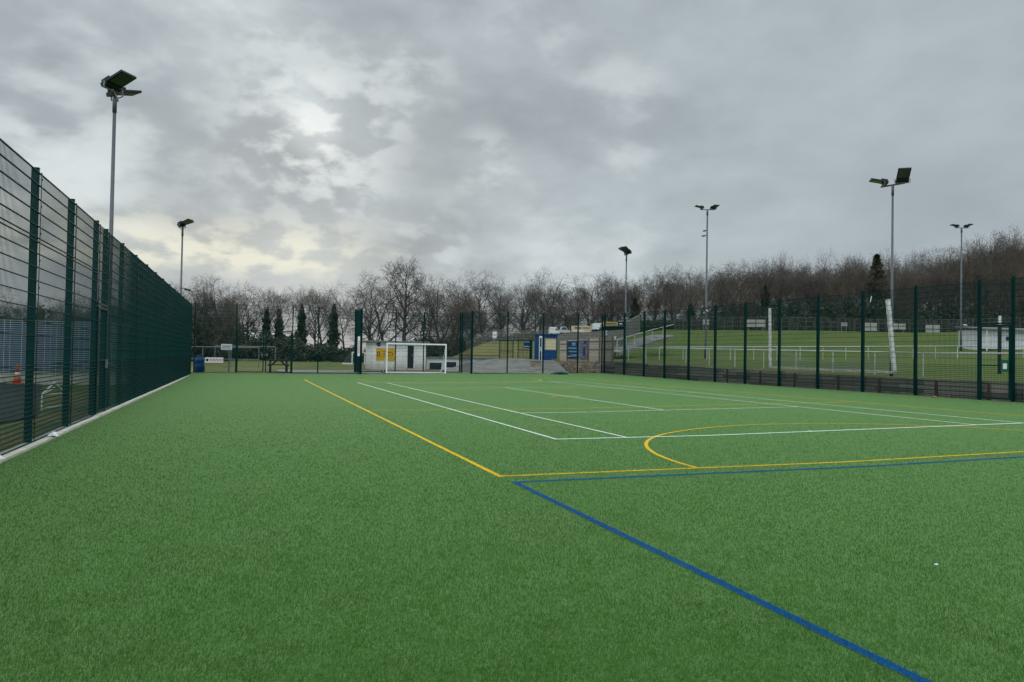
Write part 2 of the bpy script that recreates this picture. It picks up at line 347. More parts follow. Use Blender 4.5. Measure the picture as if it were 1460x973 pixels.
def gate_part(root, p, q, rot, w, h=2.35, z=0., split=1, rebound=True):  # framed leaves between two posts, mesh over the lintel
    lw = w/split
    for k in range(split):
        s = MB(); a = k*lw+.05; b = (k+1)*lw-.05
        s.box(a-.02, a+.05, -.025, .035, .06, h); s.box(b-.05, b+.02, -.025, .035, .06, h); s.box(a+.05, b-.05, -.02, .03, .06, .11); s.box(a+.05, b-.05, -.02, .03, h-.05, h); s.box(a+.05, b-.05, -.018, .028, 1.15, 1.19)
        me = s.mesh('gate'); me.materials.append(MTEAL); g = inst('gate', me, root, p, rot)
        s = MB()
        for i in range(int((b-a-.1)/.05)): x = a+.05+.05*(i+.5); s.box(x-.003, x+.003, .002, .008, .11, h-.05)
        for zz in ([.11+.066*i for i in range(16)] if rebound else [.3,.5,.7,.9])+[1.35,1.55,1.75,1.95,2.15]: s.box(a+.05, b-.05, -.004, .002, zz-.004, zz+.004); s.box(a+.05, b-.05, .008, .014, zz-.004, zz+.004)
        me = s.mesh('gate_mesh'); me.materials.append(MWIRE); o = bpy.data.objects.new('gate_mesh', me); COL.objects.link(o); o.parent = g
        s = MB(); x = b-.11 if k == 0 else a+.06; s.box(x, x+.06, -.06, -.02, 1.0, 1.18); s.tube([(x+.03,-.06,1.1),(x+.03,-.09,1.1),(x-.08,-.09,1.1)], .008, 6)
        me = s.mesh('latch'); me.materials.append(MGALV); o = bpy.data.objects.new('latch', me); COL.objects.link(o); o.parent = g
    s = MB(); s.box(.03, w-.03, -.02, .03, h+.03, h+.08); me = s.mesh('lintel'); me.materials.append(MTEAL); inst('lintel', me, root, p, rot)
    me = panel_mesh(w, [h+.15+.2*i for i in range(9)], h+.08, 4.0); inst('mesh_panel', me, root, p, rot)
def run(root, pts, rot, zf, gates={}):   # posts at pts, panels between; gates: index -> (height, leaves)
    for i, p in enumerate(pts):
        inst('post', POST, root, (p[0], p[1], zf(*p)), rot)
        if i+1 < len(pts):
            q = pts[i+1]; w = math.dist(p, q); z = zf(*p)
            if i in gates: gate_part(root, (p[0], p[1], z), q, rot, w, gates[i][0], z, gates[i][1])
            else: inst('mesh_panel', panel(w), root, (p[0], p[1], z), rot)
# rot: local +y points away from the pitch
LY = [2.65, 5.15, 7.65, 10.12, 12.6, 15.0, 17.32, 18.45, 20.75]
while LY[-1] < 44: LY.append(LY[-1]+2.43)
LY = LY[:-1]+[45.9] if 45.9-LY[-1] < 1.2 else LY+[45.9]
lf = thing('mesh_fence', 'dark green weldmesh fence along the left side of the pitch', 'fence', (-2.9, 2.65, 0))
run(lf, [(-2.9, y) for y in LY], R(90), lambda x, y: 0., {6: (2.3, 1)})
WIRE_R = .0042; PM.clear()
RY = [4.63, 7.1, 9.57, 12.04, 14.51, 16.98, 18.15, 20.68, 23.17, 25.64, 28.1, 30.6, 33.1, 35.57, 38.1, 40.5, 43.05, 45.9]
rf = thing('mesh_fence', 'dark green weldmesh fence above the sleeper wall on the right side of the pitch', 'fence', (23.3, 4.63, .2))
run(rf, [(23.3, y) for y in RY[::-1]], R(-90), gz, {11: (2.5, 1)})
ff = thing('mesh_fence', 'green weldmesh fence across the far end with double gate and goal recess', 'fence', (-2.9, 46, .1))
fx = [-2.75, -.5, 2.65, 4.15, 6.75]
run(ff, [(x, 46.) for x in fx], 0, gz, {1: (2.45, 2)})
run(ff, [(6.75, 46.06), (6.75, 48.45)], R(90), gz)
run(ff, [(6.8, 48.5), (9.34, 48.5), (11.23, 48.5), (13.75, 48.5)], 0, gz)
run(ff, [(13.8, 48.45), (13.8, 46.06)], R(-90), gz)
run(ff, [(x, 46.) for x in (13.82, 16.3, 18.85, 21.4, 23.25)], 0, gz)

# ------------------------------------------------------------------ retaining wall of sleepers behind the right fence
rw = thing('retaining_wall', 'low dark sleeper retaining wall with red posts behind the right fence', 'wall', (23.46, 4, 0))
s = MB()
yy = np.arange(-14, 47.5, 2.2)
for k, y in enumerate(yy): s.box(23.5, 23.64, y+.01, y+2.19, -.2, field(24, y)+.06+.012*((k*7) % 3))
s.build('sleepers', MSLEEP, rw)
for yp in (13, 14.9, 16.1, 17.9, 19.9, 22.45, 24.6, 27.2, 29.6, 32.2):
    MB().box(23.47, 23.5, yp-.035, yp+.035, -.1, field(24, yp)+.04).box(23.46, 23.47, yp-.06, yp+.06, -.1, field(24, yp)+.02).build('steel_post', MRED, rw)
sw = thing('stone_wall', 'rubble stone retaining wall below the timber fence and blue posters', 'wall', (23.5, 47, 0))
s = MB(); rng = random.Random(4)
for k in range(11): y = 47.4+k*1.0; s.box(23.5-.03*rng.random(), 23.9, y, y+1.0, -.3, 1.0+.05*rng.random())
s.build('stonework', MSTONE, sw)

# ------------------------------------------------------------------ floodlights
def flood(root, pivot, az, tilt, roll=0, glass=MGLASS):
    L_ = Vector((math.cos(az)*math.cos(tilt), math.sin(az)*math.cos(tilt), math.sin(tilt))); W_ = Vector((-math.sin(az), math.cos(az), 0)); N_ = L_.cross(W_)
    p = Vector(pivot)
    s = MB(); c = p+L_*.24
    s.obox(c-L_*.03, L_*.33, W_*.25, N_*.028)
    for k in range(9): s.obox(p+L_*(.0)+W_*(-.22+.055*k)+N_*.06, L_*.13, W_*.008, N_*.035)
    s.obox(p-L_*.08-N_*.03, L_*.09, W_*.25, N_*.05)
    h = s.build('floodlight', MLAMP, root)
    MB().obox(c+L_*.06-N_*.031, L_*.22, W_*.21, N_*.004).build('glass', glass, h)
    b = MB()
    lo = p-Vector((0,0,.17))
    for sg in (-1, 1): b.beam(lo+W_*.29*sg, p+W_*.29*sg, .03, .012)
    b.beam(lo-W_*.29, lo+W_*.29, .03, .012); b.build('bracket', MGALV, h)
def pole(label, x, y, z, h, face, spread=.6, tilt=R(18), cam=None, r=.056, barw=.42, baraz=None, tilt2=None):
    t = thing('floodlight_pole', label, 'floodlight', (x, y, z), 0, 'floodlight poles round the pitches')
    p = MB(); p.tube([(x,y,z-.2),(x,y,z+1.2),(x,y,z+1.3),(x,y,z+h-.35)], [r*1.3, r*1.25, r, r*.75], 14)
    p.build('pole', MPOLE, t, True)
    MB().tube([(x,y,z+h-.42),(x,y,z+h)], r*.95, 14).build('collar', MPOLE, t, True)
    ba = face+math.pi/2 if baraz is None else baraz; bv = Vector((math.cos(ba), math.sin(ba), 0)); top = Vector((x,y,z+h+.03))
    MB().beam(top-bv*barw, top+bv*barw, .06, .06).build('crossbar', MPOLE, t)
    flood(t, top+bv*(barw-.1)+Vector((0,0,.19)), face+spread, tilt); flood(t, top-bv*(barw-.1)+Vector((0,0,.19)), face-spread, tilt if tilt2 is None else tilt2)
    for hz, az, m_ in (cam or []):
        v = Vector((math.cos(az), math.sin(az), 0)); q = Vector((x,y,z+hz))
        c = MB(); c.tube([q, q+v*.25], .02, 6); c.tube([q+v*.2-Vector((0,0,.04)), q+v*.5-Vector((0,0,.1))], .06, 10); c.build('camera', m_, t)
pole('tall grey floodlight pole standing behind the left fence near its gate, two lamps', -3.35, 21.6, -.05, 8.05, R(0), .62, R(14), tilt2=R(24))
pole('grey floodlight pole by the far end of the left fence with small camera', -3.35, 43.8, 0, 8.0, R(0), .5, R(24), [(4.75, R(-20), MLAMP)], barw=.3)
pole('large grey floodlight pole behind the right fence beside the leaning goal post', 25.75, 24.0, field(25.75,24), 8.1, R(190), R(45), R(42), baraz=R(-72), barw=.5, tilt2=R(13))
pole('grey floodlight pole at the far right corner above the timber wall, white lamp halfway', 24.2, 44.5, field(24,43), 7.35, R(180), .4, R(30), [(3.1, R(-120), MWHITE)], barw=.25)
p = at(1006, 511, 61); pole('slim tall floodlight pole on the football field at the foot of the grass bank', p.x, p.y, T(p.x,p.y), 12.3, R(215), .9, R(12), [(10.6, R(200), MLAMP), (10.2, R(180), MLAMP), (4, R(250), MWHITE)], .085, .6, R(-20))
p = at(1370, 500, 72); pole('slim floodlight pole beside the white dugout on the football field', p.x, p.y, T(p.x,p.y), 12.0, R(215), .9, R(12), [(2.6, R(300), MWHITE)], .085, .6, R(-20))

# ------------------------------------------------------------------ white goal in the recess
Yg = 46.6; gx0, gzb = onY(551, 533, Yg); gx1, _ = onY(635, 533, Yg); zg = gz(10, Yg); hg = 1.86
t = thing('goal', 'white portable goal with wheels standing in the fence recess', 'goal', ((gx0+gx1)/2, Yg, zg))
for x in (gx0, gx1): MB().box(x-.04, x+.04, Yg-.05, Yg+.05, zg+.012, zg+hg).build('post', MWHITE, t)
MB().box(gx0-.04, gx1+.04, Yg-.052, Yg+.052, zg+hg, zg+hg+.09).build('crossbar', MWHITE, t)
MB().box(gx0+.04, gx1-.04, Yg+1.2, Yg+1.28, zg+.01, zg+.09).build('rear_bar', MWHITE, t)
for x in (gx0, gx1):
    MB().box(x-.035, x+.035, Yg+.05, Yg+1.28, zg+.012, zg+.095).build('side_bar', MWHITE, t)
    MB().beam((x, Yg+.05, zg+hg-.05), (x, Yg+1.2, zg+.1), .025, .025).build('stanchion', MWHITE, t)
    for yo in (.25, 1.0):
        sx = -.1 if x == gx0 else .1
        MB().disc((x+sx, Yg+yo, zg+.11), (1,0,0), .11, .06).build('wheel', MBLACK, t)

# ------------------------------------------------------------------ changing hut
Yh = 57.; hx0, hz0 = onY(530.5, 531.5, Yh); hx1, _ = onY(606.5, 531, Yh); _, hzt = onY(568, 489, Yh); hz0 = T(11, Yh)-.05
t = thing('block_hut', 'white painted block hut with flat roof and yellow banners behind the goal', 'hut', ((hx0+hx1)/2, Yh, hz0))
MB().box(hx0, hx1, Yh, Yh+3.4, hz0-.3, hzt).build('wall', MBLOCK, t)
MB().box(hx0-.3, hx1+.25, Yh-.3, Yh+3.7, hzt, hzt+.14).build('roof', MROOF, t)
def rect(px0, px1, py0, py1, Y):
    x0, za = onY(px0, py1, Y); x1, zb = onY(px1, py0, Y); return x0, x1, za, zb
a, b, c, d = rect(580.5, 590, 493, 525, Yh); dr = MB().box(a, b, Yh-.03, Yh-.003, c, d).build('door', MDARK, t)
MB().box(a-.1, a, Yh-.05, Yh-.004, c, d).box(b, b+.1, Yh-.05, Yh-.004, c, d).box(a-.1, b+.1, Yh-.05, Yh-.004, d, d+.1).build('door_frame', MWHITE, dr)
MB().box(b-.16, b-.1, Yh-.07, Yh-.031, c+.9, c+1.05).build('handle', MGALV, dr)
a, b, c, d = rect(573.5, 578.5, 486.5, 490, Yh); MB().box(a, b, Yh-.04, Yh-.004, c, d).build('vent', MDARK, t)
a, b, c, d = rect(592, 597, 486.8, 490, Yh); MB().box(a, b, Yh-.04, Yh-.004, c, d).build('vent', MDARK, t)
x, z = onY(540, 491.3, Yh); cr = MB().disc((x, Yh-.02, z), (0,1,0), .16, .03).build('crest', MNAVY, t)
MB().disc((x, Yh-.04, z), (0,1,0), .07, .012).build('emblem', MGALV, cr)
def banner(label, px0, px1, py0, py1, Y, mat, marks, cat='banner', name='banner', thick=.02):
    a, b, c, d = rect(px0, px1, py0, py1, Y)
    t = thing(name, label, cat, ((a+b)/2, Y, c)); MB().box(a, b, Y-thick, Y-.003, c, d).build('panel', mat, t)
    for nm, q, mt in marks:
        a, b, c, d = rect(*q, Y); MB().box(a, b, Y-thick-.008, Y-thick-.002, c, d).build(nm, mt, t)
    return t
bt = banner('yellow banner with dark round crest on the white hut wall', 536, 551.4, 497, 514, Yh, MYELB, [('print_line', (546, 550.5, 501, 502.2), MBRN), ('print_line', (546, 550.5, 504, 505.5), MBRN), ('print_line', (546, 549.5, 507.5, 508.5), MBRN)])
x, z = onY(539.6, 505, Yh); MB().tube([(x+.09*math.cos(k*.5236), Yh-.03, z+.17*math.sin(k*.5236)) for k in range(13)], .03, 6).build('crest', MNAVY, bt)
banner('yellow banner beside the hut door with small dark figure', 552, 564, 497, 514.5, Yh, MYELB, [('print_line', (553, 558, 502, 503.5), MBRN), ('print_line', (553, 557, 506, 507), MBRN), ('figure', (558.6, 560, 503.5, 506.5), MNAVY)])
# low white building and its rail beside the hut
Yl = 60.; a, b, c, d = rect(608.5, 712, 512.5, 530, Yl)
t = thing('low_building', 'low white wall with two dark windows sunk below the grass bank', 'building', ((a+b)/2, Yl, 0))
MB().box(a, b, Yl, Yl+2.5, -.3, d).build('wall', MWHITE, t); MB().box(a-.1, b+.1, Yl-.15, Yl+2.6, d, d+.1).build('roof', MROOF, t)
for q in ((612, 629.5, 517.5, 527.5), (634, 650.5, 516.5, 524)):
    x0, x1, z0, z1 = rect(*q, Yl); w = MB().box(x0, x1, Yl-.03, Yl-.004, z0, z1).build('window', MWIN, t)
    MB().box(x0-.08, x0, Yl-.06, Yl-.005, z0, z1).box(x1, x1+.08, Yl-.06, Yl-.005, z0, z1).box(x0-.08, x1+.08, Yl-.06, Yl-.005, z1, z1+.07).build('frame', MWHITE, w)
MB().box(a, b, Yl-.1, Yl-.05, d+.28, d+.33).build('rail', MTEAL, t)
# concrete ramp rising to the gates
s = MB(); g0 = [at(600, 534, 48.6), at(720, 534, 48.6), at(815, 535, 49.5)]
rows = []
for k in range(13):
    f = k/12; row = []
    for j in range(13):
        e = j/12; px = (604+f*62)+(820-604+(f*-98))*e; dd = 50.6+f*12; zz = .16+1.05*sst(.1, 1, f*(.55+.55*e))+.12*math.sin(e*5)*f
        q = at(px, 500, dd); row.append((q.x, q.y, zz))
    rows.append(row)
s.v = [p for r_ in rows for p in r_]; s.f = [(j*13+i, j*13+i+1, j*13+i+14, j*13+i+13) for j in range(12) for i in range(12)]
struct(s.build('concrete_ramp', MCONC, smooth=True))
s = MB(); s.box(2, 23.3, 46.2, 53, -.2, .17); struct(s.build('path', MCONC))

# ------------------------------------------------------------------ things behind the far left corner
def cyl_lathe(s, c, prof, n=18): 
    s.tube([(c[0]+dx, c[1], c[2]+z) for z, r_, dx in prof], [r_ for z, r_, dx in prof], n)
x, z = onY(282.5, 535, 47.); z = T(-2.4, 47)
t = thing('barrel', 'blue plastic barrel leaning at the far end of the left fence', 'barrel', (x, 47, z))
s = MB(); cyl_lathe(s, (x+.08, 47, z), [(0,.26,0),(.05,.29,-.005),(.3,.3,-.03),(.33,.315,-.033),(.36,.3,-.036),(.65,.3,-.07),(.68,.315,-.073),(.71,.3,-.076),(.93,.28,-.1)]); s.build('body', MBLUE, t, True)
s = MB(); cyl_lathe(s, (x+.08, 47, z), [(.931,.295,-.1),(.98,.295,-.105),(.985,.25,-.106)]); s.build('lid', MNAVY, t)
Yn = 48.; a, b, c, d = rect(315, 331, 491, 499, Yn); zb = T(a, Yn)
t = thing('notice_sign', 'white notice board on a grey post left of the double gate', 'sign', ((a+b)/2, Yn, zb))
MB().box(b-.2, b-.12, Yn, Yn+.06, zb-.2, c+.3).build('post', MGALV, t); bd = MB().box(a, b, Yn-.03, Yn-.002, c, d).build('board', MWHITE, t)
for k in range(2): MB().box(a+.05, b-.08, Yn-.036, Yn-.031, c+.1+.1*k, c+.14+.1*k).build('print_line', MGALV, bd)
Yb = 60.; a, b, c, d = rect(292, 318.5, 510, 517.3, Yb)
t = thing('banner', 'white banner with red lettering hung on the rail beyond the pitch', 'banner', ((a+b)/2, Yb, c))
MB().box(a, b, Yb-.02, Yb, c, d).build('panel', MWHITE, t)
rng = random.Random(3); s = MB()
for k in range(9):
    x = a+.36+k*.105; s.box(x, x+.03, Yb-.03, Yb-.021, c+.12, d-.12); s.box(x+.03, x+.075, Yb-.03, Yb-.021, *((c+.12, c+.17) if k % 2 else (d-.17, d-.12)))
s.build('red_lettering', MREDP, t); MB().disc((a+.16, Yb-.025, (c+d)/2), (0,1,0), .1, .012).build('emblem', MNAVY, t)
zr = onY(305, 495, 60.2)[1]
t = thing('steel_rail', 'thin grey steel rail behind the white banner at far left', 'railing', (-4.5, 60.2, 0))
MB().tube([(-7, 60.2, zr), (1.0, 60.2, zr)], .03, 6).tube([(-7, 60.2, .75), (1.0, 60.2, .75)], .03, 6).build('rail', MGALV, t)
for x in (-7, -5, -3, -1, 1): MB().tube([(x, 60.2, -.1), (x, 60.2, zr)], .03, 6).build('post', MGALV, t)
# full size goal on the far field
g1 = at(392, 520, 90); g0_ = at(306, 519, 90); zz = T(g1.x, g1.y)
t = thing('goal', 'grey full size football goal on the grass behind the double gate', 'goal', (g1.x, g1.y, zz))
ux = (g1-g0_).normalized(); ux.z = 0; pv = Vector((ux.y*-1, ux.x, 0)); hgt = at(392, 495, 90).z
for q in (g0_, g1):
    MB().tube([(q.x, q.y, zz-.1), (q.x, q.y, hgt)], .06, 8).build('post', MGALV, t)
    MB().tube([(q.x, q.y, hgt), (q.x+pv.x*.8, q.y+pv.y*.8, hgt-.1), (q.x+pv.x*2, q.y+pv.y*2, zz)], .03, 6).build('stanchion', MGALV, t)
MB().tube([(g0_.x, g0_.y, hgt), (g1.x, g1.y, hgt)], .06, 8).build('crossbar', MGALV, t)
# small goal with a net further right
a0 = at(502, 516, 75); zz = T(a0.x, a0.y); hh = at(502, 502.5, 75).z
t = thing('goal', 'small white goal with grey net on the far grass beside the recess post', 'goal', (a0.x, a0.y, zz))
MB().beam((a0.x, a0.y, zz), (a0.x, a0.y, hh), .09, .09).build('post', MWHITE, t)
a2 = a0+Vector((1.5, 1.6, 0)); MB().beam((a2.x, a2.y, zz), (a2.x, a2.y, hh), .09, .09).build('post', MWHITE, t)
MB().beam((a0.x, a0.y, hh), (a2.x, a2.y, hh), .09, .09).build('crossbar', MWHITE, t)
lb = Vector((-.95, .1, 0)); MB().beam((a0.x, a0.y, zz+.06), (a0.x+lb.x, a0.y+lb.y, zz+.06), .1, .12).build('base_bar', MWHITE, t)
s = MB()
for k in range(15):
    f = k/14; p0 = Vector((a0.x, a0.y, zz+.05))*(1-f)+Vector((a2.x, a2.y, zz+.05))*f
    s.tube([p0+Vector((0,0,hh-zz)), p0+lb*.35+Vector((0,0,(hh-zz)*.8)), p0+lb+Vector((0,0,.02))], .006, 3)
for k in range(9):
    f = k/8; o = lb*f+Vector((0,0,(hh-zz)*(1-f)**.7)); s.tube([Vector((a0.x,a0.y,zz+.05))+o, Vector((a2.x,a2.y,zz+.05))+o], .006, 3)
s.build('net', MNET, t)
# picnic bench behind the gate
Yp = 47.6; x0, zt = onY(381, 519, Yp); x1, _ = onY(413, 519, Yp); zb = T(2, Yp)+.03; xm = (x0+x1)/2; hw = (x1-x0)/2
t = thing('picnic_bench', 'dark wooden picnic bench outside the double gate', 'bench', (xm, Yp, zb))
MB().box(x0, x1, Yp-.36, Yp+.36, zb+.70, zb+.745).build('table_top', MWOOD, t)
for sg in (-1, 1):
    MB().box(x0, x1, Yp+sg*.72-.14, Yp+sg*.72+.14, zb+.42, zb+.46).build('seat', MWOOD, t)
    for xx in (x0+.18, x1-.18): MB().beam((xx, Yp+sg*.28, zb+.7), (xx, Yp+sg*.68, zb), .09, .05).build('leg', MWOOD, t)
    MB().beam((xm+sg*.12, Yp, zb+.69), (xm+sg*(hw-.2), Yp, zb+.36), .05, .09).build('brace', MWOOD, t)
for xx in (x0+.12, x1-.12): MB().box(xx-.03, xx+.03, Yp-.8, Yp+.8, zb+.36, zb+.42).build('bearer', MWOOD, t)
# red and white sign on the recess post
a, b, c, d = rect(509.6, 513.4, 480, 508, 45.9)
t = thing('sign', 'narrow white upright sign with red print on the recess corner post', 'sign', ((a+b)/2, 45.9, c))
MB().box(a, b, 45.9-.02, 45.9, c, d).build('board', MWHITE, t); s = MB()
for k in range(6): s.box(a+.04, b-.04, 45.872, 45.879, c+.2+k*.13, c+.28+k*.13)
s.build('red_lettering', MREDP, t)

# ------------------------------------------------------------------ gates, booth, posters and boards by the ramp
def steel_gate(label, px0, px1, py0, py1, Y, midrail=True):
    a, b, c, d = rect(px0, px1, py0, py1, Y)
    t = thing('steel_gate', label, 'gate', ((a+b)/2, Y, c))
    MB().box(a, a+.06, Y, Y+.06, c, d).box(b-.06, b, Y, Y+.06, c, d).box(a+.06, b-.06, Y, Y+.06, c+.05, c+.1).box(a+.06, b-.06, Y, Y+.06, d-.06, d).box(a+.06, b-.06, Y, Y+.06, (c+d)/2, (c+d)/2+.05).build('gate_frame', MTEAL, t)
    s = MB(); n = int((b-a)/.1)
    for i in range(1, n): x = a+(b-a)*i/n; s.box(x-.008, x+.008, Y+.02, Y+.036, c+.1, d-.06)
    s.build('bars', MTEAL, t); return t
steel_gate('green steel gate standing on the grass side of the ramp', 711.5, 732.5, 485.5, 517, 59)
steel_gate('green steel gate with blue notice left of the blue booth', 738, 757, 485, 515, 59.3)
a, b, c, d = rect(746.5, 756, 489, 496.5, 59.1); t = thing('notice', 'small blue notice fixed to the steel gate by the booth', 'sign', ((a+b)/2, 59.1, c)); MB().box(a, b, 59.08, 59.1, c, d).build('board', MBOOTH, t)
MB().box(a+.05, b-.05, 59.072, 59.079, c+.1, c+.16).build('print_line', MWHITE, t)
a, b, c, d = rect(755.8, 759, 486, 515, 58.9); tag(MB().box(a, b, 58.9, 59.05, c-.2, d).box(a-.02, b+.02, 58.88, 59.07, d, d+.03).build('gate_post', MTEAL), 'thick dark green post between steel gate and blue booth', 'post')
Yk = 56.5; a, b, c, d = rect(772, 795, 478.5, 517, Yk)
t = thing('ticket_booth', 'blue ticket booth with square window at the top of the ramp', 'booth', ((a+b)/2, Yk, c))
MB().box(a, b, Yk, Yk+1.6, c-.2, d).build('wall', MBOOTH, t); MB().box(a-.08, b+.1, Yk-.12, Yk+1.7, d, d+.08).build('roof', MBOOTH, t)
q = rect(777, 792.5, 483.5, 498.5, Yk); w = MB().box(q[0], q[1], Yk-.02, Yk-.004, q[2], q[3]).build('window', MCREAM, t)
MB().box(q[0]-.07, q[0], Yk-.05, Yk-.005, q[2]-.07, q[3]+.07).box(q[1], q[1]+.07, Yk-.05, Yk-.005, q[2]-.07, q[3]+.07).box(q[0], q[1], Yk-.05, Yk-.005, q[3], q[3]+.07).box(q[0], q[1], Yk-.05, Yk-.005, q[2]-.07, q[2]).build('frame', MGALV, w)
a, b, c, d = rect(768.2, 772.8, 479.5, 516.5, 56.3); t = thing('sign', 'tall narrow white sign with letter M at the side of the blue booth', 'sign', ((a+b)/2, 56.3, c))
MB().box(a, b, 56.26, 56.3, c, d).build('board', MWHITE, t); MB().box(a+.05, b-.05, 56.25, 56.258, c+.15, (c+d)/2-.15).box(a+.05, b-.05, 56.25, 56.258, (c+d)/2+.15, d-.15).build('panel', MNAVY, t)
cu = bpy.data.curves.new('lettering', 'FONT'); cu.body = 'M'; cu.size = .26; cu.align_x = 'CENTER'; cu.extrude = .004; cu.materials.append(MNAVY)
o = bpy.data.objects.new('lettering', cu); COL.objects.link(o); bpy.context.view_layer.update(); lm = bpy.data.meshes.new_from_object(o); bpy.data.objects.remove(o); o = bpy.data.objects.new('lettering', lm); COL.objects.link(o); o.parent = t; o.location = Vector(((a+b)/2, 56.25, (c+d)/2-.09))-t.location; o.rotation_euler = (R(90), 0, 0)
q = at(765, 520, 57); t = tag(MB().box(q.x-.35, q.x+.35, q.y, q.y+.4, q.z-.25, q.z+.2).box(q.x-.38, q.x+.38, q.y-.03, q.y+.43, q.z+.2, q.z+.26).build('brick_plinth', MSTONE), 'low brick plinth at the foot of the blue booth', 'plinth')
# timber fence along the top of the stone wall
tf = thing('timber_fence', 'pale boarded timber fence on the stone wall at the far corner', 'fence', (23.7, 47, 1))
yA = [onX(px, 500, 23.7)[0] for px in (798, 808.5, 824, 839, 855, 873)]
zb_ = 1.05
def tops(px, py): return onX(px, py, 23.7)[1]
for k, (pa, pb, tp) in enumerate(((798, 808, 486), (808.5, 823.5, 485), (824.5, 838.5, 483.5), (839.5, 854, 482), (855.5, 873, 481.5))):
    ya, yb = onX(pa, 500, 23.7)[0], onX(pb, 500, 23.7)[0]; zt = tops((pa+pb)/2, tp)
    s = MB(); n = max(3, int((ya-yb)/.14)); 
    for i in range(n): u = yb+(ya-yb)*i/n; v = yb+(ya-yb)*(i+.93)/n; s.box(23.72, 23.75, u, v, zb_, zt-.02*(i % 2))
    pn = s.build('fence_panel', MTIMB, tf)
    MB().box(23.69, 23.718, yb+.02, ya-.02, zt-.3, zt-.22).box(23.69, 23.718, yb+.02, ya-.02, (zt+zb_)/2, (zt+zb_)/2+.08).build('batten', MGREYT, pn)
    MB().box(23.66, 23.76, yb-.15, yb-.03, .9, zt+.05).build('post', MGREYT, tf)
def poster(label, pa, pb, py0, py1, mat, marks):
    ya, yb = onX(pa, 500, 23.62)[0], onX(pb, 500, 23.62)[0]; zt = onX((pa+pb)/2, py0, 23.62)[1]; z0 = onX((pa+pb)/2, py1, 23.62)[1]
    t = thing('poster', label, 'poster', (23.62, (ya+yb)/2, z0)); MB().box(23.6, 23.63, yb, ya, z0, zt).build('panel', mat, t)
    for (u0, u1, v0, v1, mt, nm) in marks: MB().box(23.585, 23.597, ya+(yb-ya)*u1, ya+(yb-ya)*u0, z0+(zt-z0)*v0, z0+(zt-z0)*v1).build(nm, mt, t)
poster('navy poster with pale blue print lines on the timber fence', 808.5, 823.5, 486.5, 511.5, MNAVY, [(.5,.85,.72,.92,MSKY,'picture'), (.15,.92,.55,.64,MSKY,'print_line'), (.2,.95,.36,.44,MSKY,'print_line'), (.4,.95,.12,.24,MSKY,'print_line'), (.1,.35,.1,.14,MWHITE,'print_line')])
poster('grey violet poster beside the navy one on the timber fence', 825.5, 837.5, 484.5, 511.5, MLILAC, [(.25,.5,.3,.9,MGALV,'figure'), (.6,.9,.78,.92,MNAVY,'picture'), (.55,.8,.15,.6,MNAVY,'picture')])
# low brown retaining boards, vans and boards above
def wallpx(label, pa, pb, ya0, ya1, yb0, yb1, da, db, mat, name, cat, thick=.12, struct_part='boards'):
    A0, A1, B0, B1 = at(pa, ya1, da), at(pa, ya0, da), at(pb, yb1, db), at(pb, yb0, db)
    A1.x, A1.y, B1.x, B1.y = A0.x, A0.y, B0.x, B0.y
    n = Vector((B0.y-A0.y, A0.x-B0.x, 0)).normalized()*-thick
    t = thing(name, label, cat, A0); MB().prism([A0, B0, B1, A1], n).build(struct_part, mat, t); return t, A0, A1, B0, B1
t, A0, A1, B0, B1 = wallpx('long grey brown boarded wall below the parked vans', 790, 892, 477, 489, 470, 486, 66, 62, MGREYT, 'boarded_wall', 'wall')
t, A0, A1, B0, B1 = wallpx('tall grey timber wall with sloping top beside the far floodlight', 891, 912.5, 460, 482, 449, 477, 64, 66, MGREYT, 'timber_wall', 'wall')
s = MB()
for k in range(14):
    f = (k+.5)/14; p = A0.lerp(B0, f); q = A1.lerp(B1, f); off = Vector((-math.sin(YAW), -math.cos(YAW), 0))*.03; s.beam(p+off, q+off, .02, .02)
s.build('battens', MGREYT, t)
def board(label, px0, px1, py0, py1, d, mat, marks=(), name='advert_board', cat='board'):
    A0, B0 = at(px0, py1, d), at(px1, py1, d); z1 = at((px0+px1)/2, py0, d).z; z0 = (A0.z+B0.z)/2; A0.z = B0.z = z0
    t = thing(name, label, cat, A0); u = (B0-A0); n = Vector((-math.sin(YAW), -math.cos(YAW), 0))
    H = Vector((0,0,z1-z0)); MB().prism([A0, B0, B0+H, A0+H], n*-.05).build('panel', mat, t)
    g = T(A0.x, A0.y)
    if z0-g > .15:
        for f in (.12, .88): q = A0+u*f-n*.09; MB().box(q.x-.04, q.x+.04, q.y-.04, q.y+.04, g-.2, z1-.05).build('leg', MGREYT, t)
    for (u0, u1, v0, v1, mt) in marks:
        p = A0+u*u0+H*v0; MB().prism([p+n*.012, p+u*(u1-u0)+n*.012, p+u*(u1-u0)+H*(v1-v0)+n*.012, p+H*(v1-v0)+n*.012], n*-.009).build('print_line', mt, t)
    return t
board('cream advertising board with brown lettering above the boarded wall', 814.5, 843, 465, 474, 68, MCREAM, [(.15,.5,.55,.8,MBRN), (.55,.95,.6,.78,MBRN), (.1,.6,.15,.3,MWHITE)])
board('gold advertising board at the top beside the far corner floodlight', 858.5, 881, 459, 464.5, 68, MGOLD, [(.15,.85,.35,.6,MBRN)])
board('small teal advertising board next to the gold board', 881.5, 889, 459, 465, 68, MTEAL, [(.2,.8,.4,.6,MWHITE)])
board('white advertising board with dark writing on the shed front', 861, 889, 472, 478.5, 63, MWHITE, [(.1,.55,.55,.75,MDARK), (.6,.9,.55,.75,MDARK), (.1,.8,.2,.35,MDARK)])
board('small white board below the shed at the foot of the ramp', 875.5, 888.5, 480, 484.5, 62.5, MWHITE, [(.1,.8,.4,.6,MGALV)])
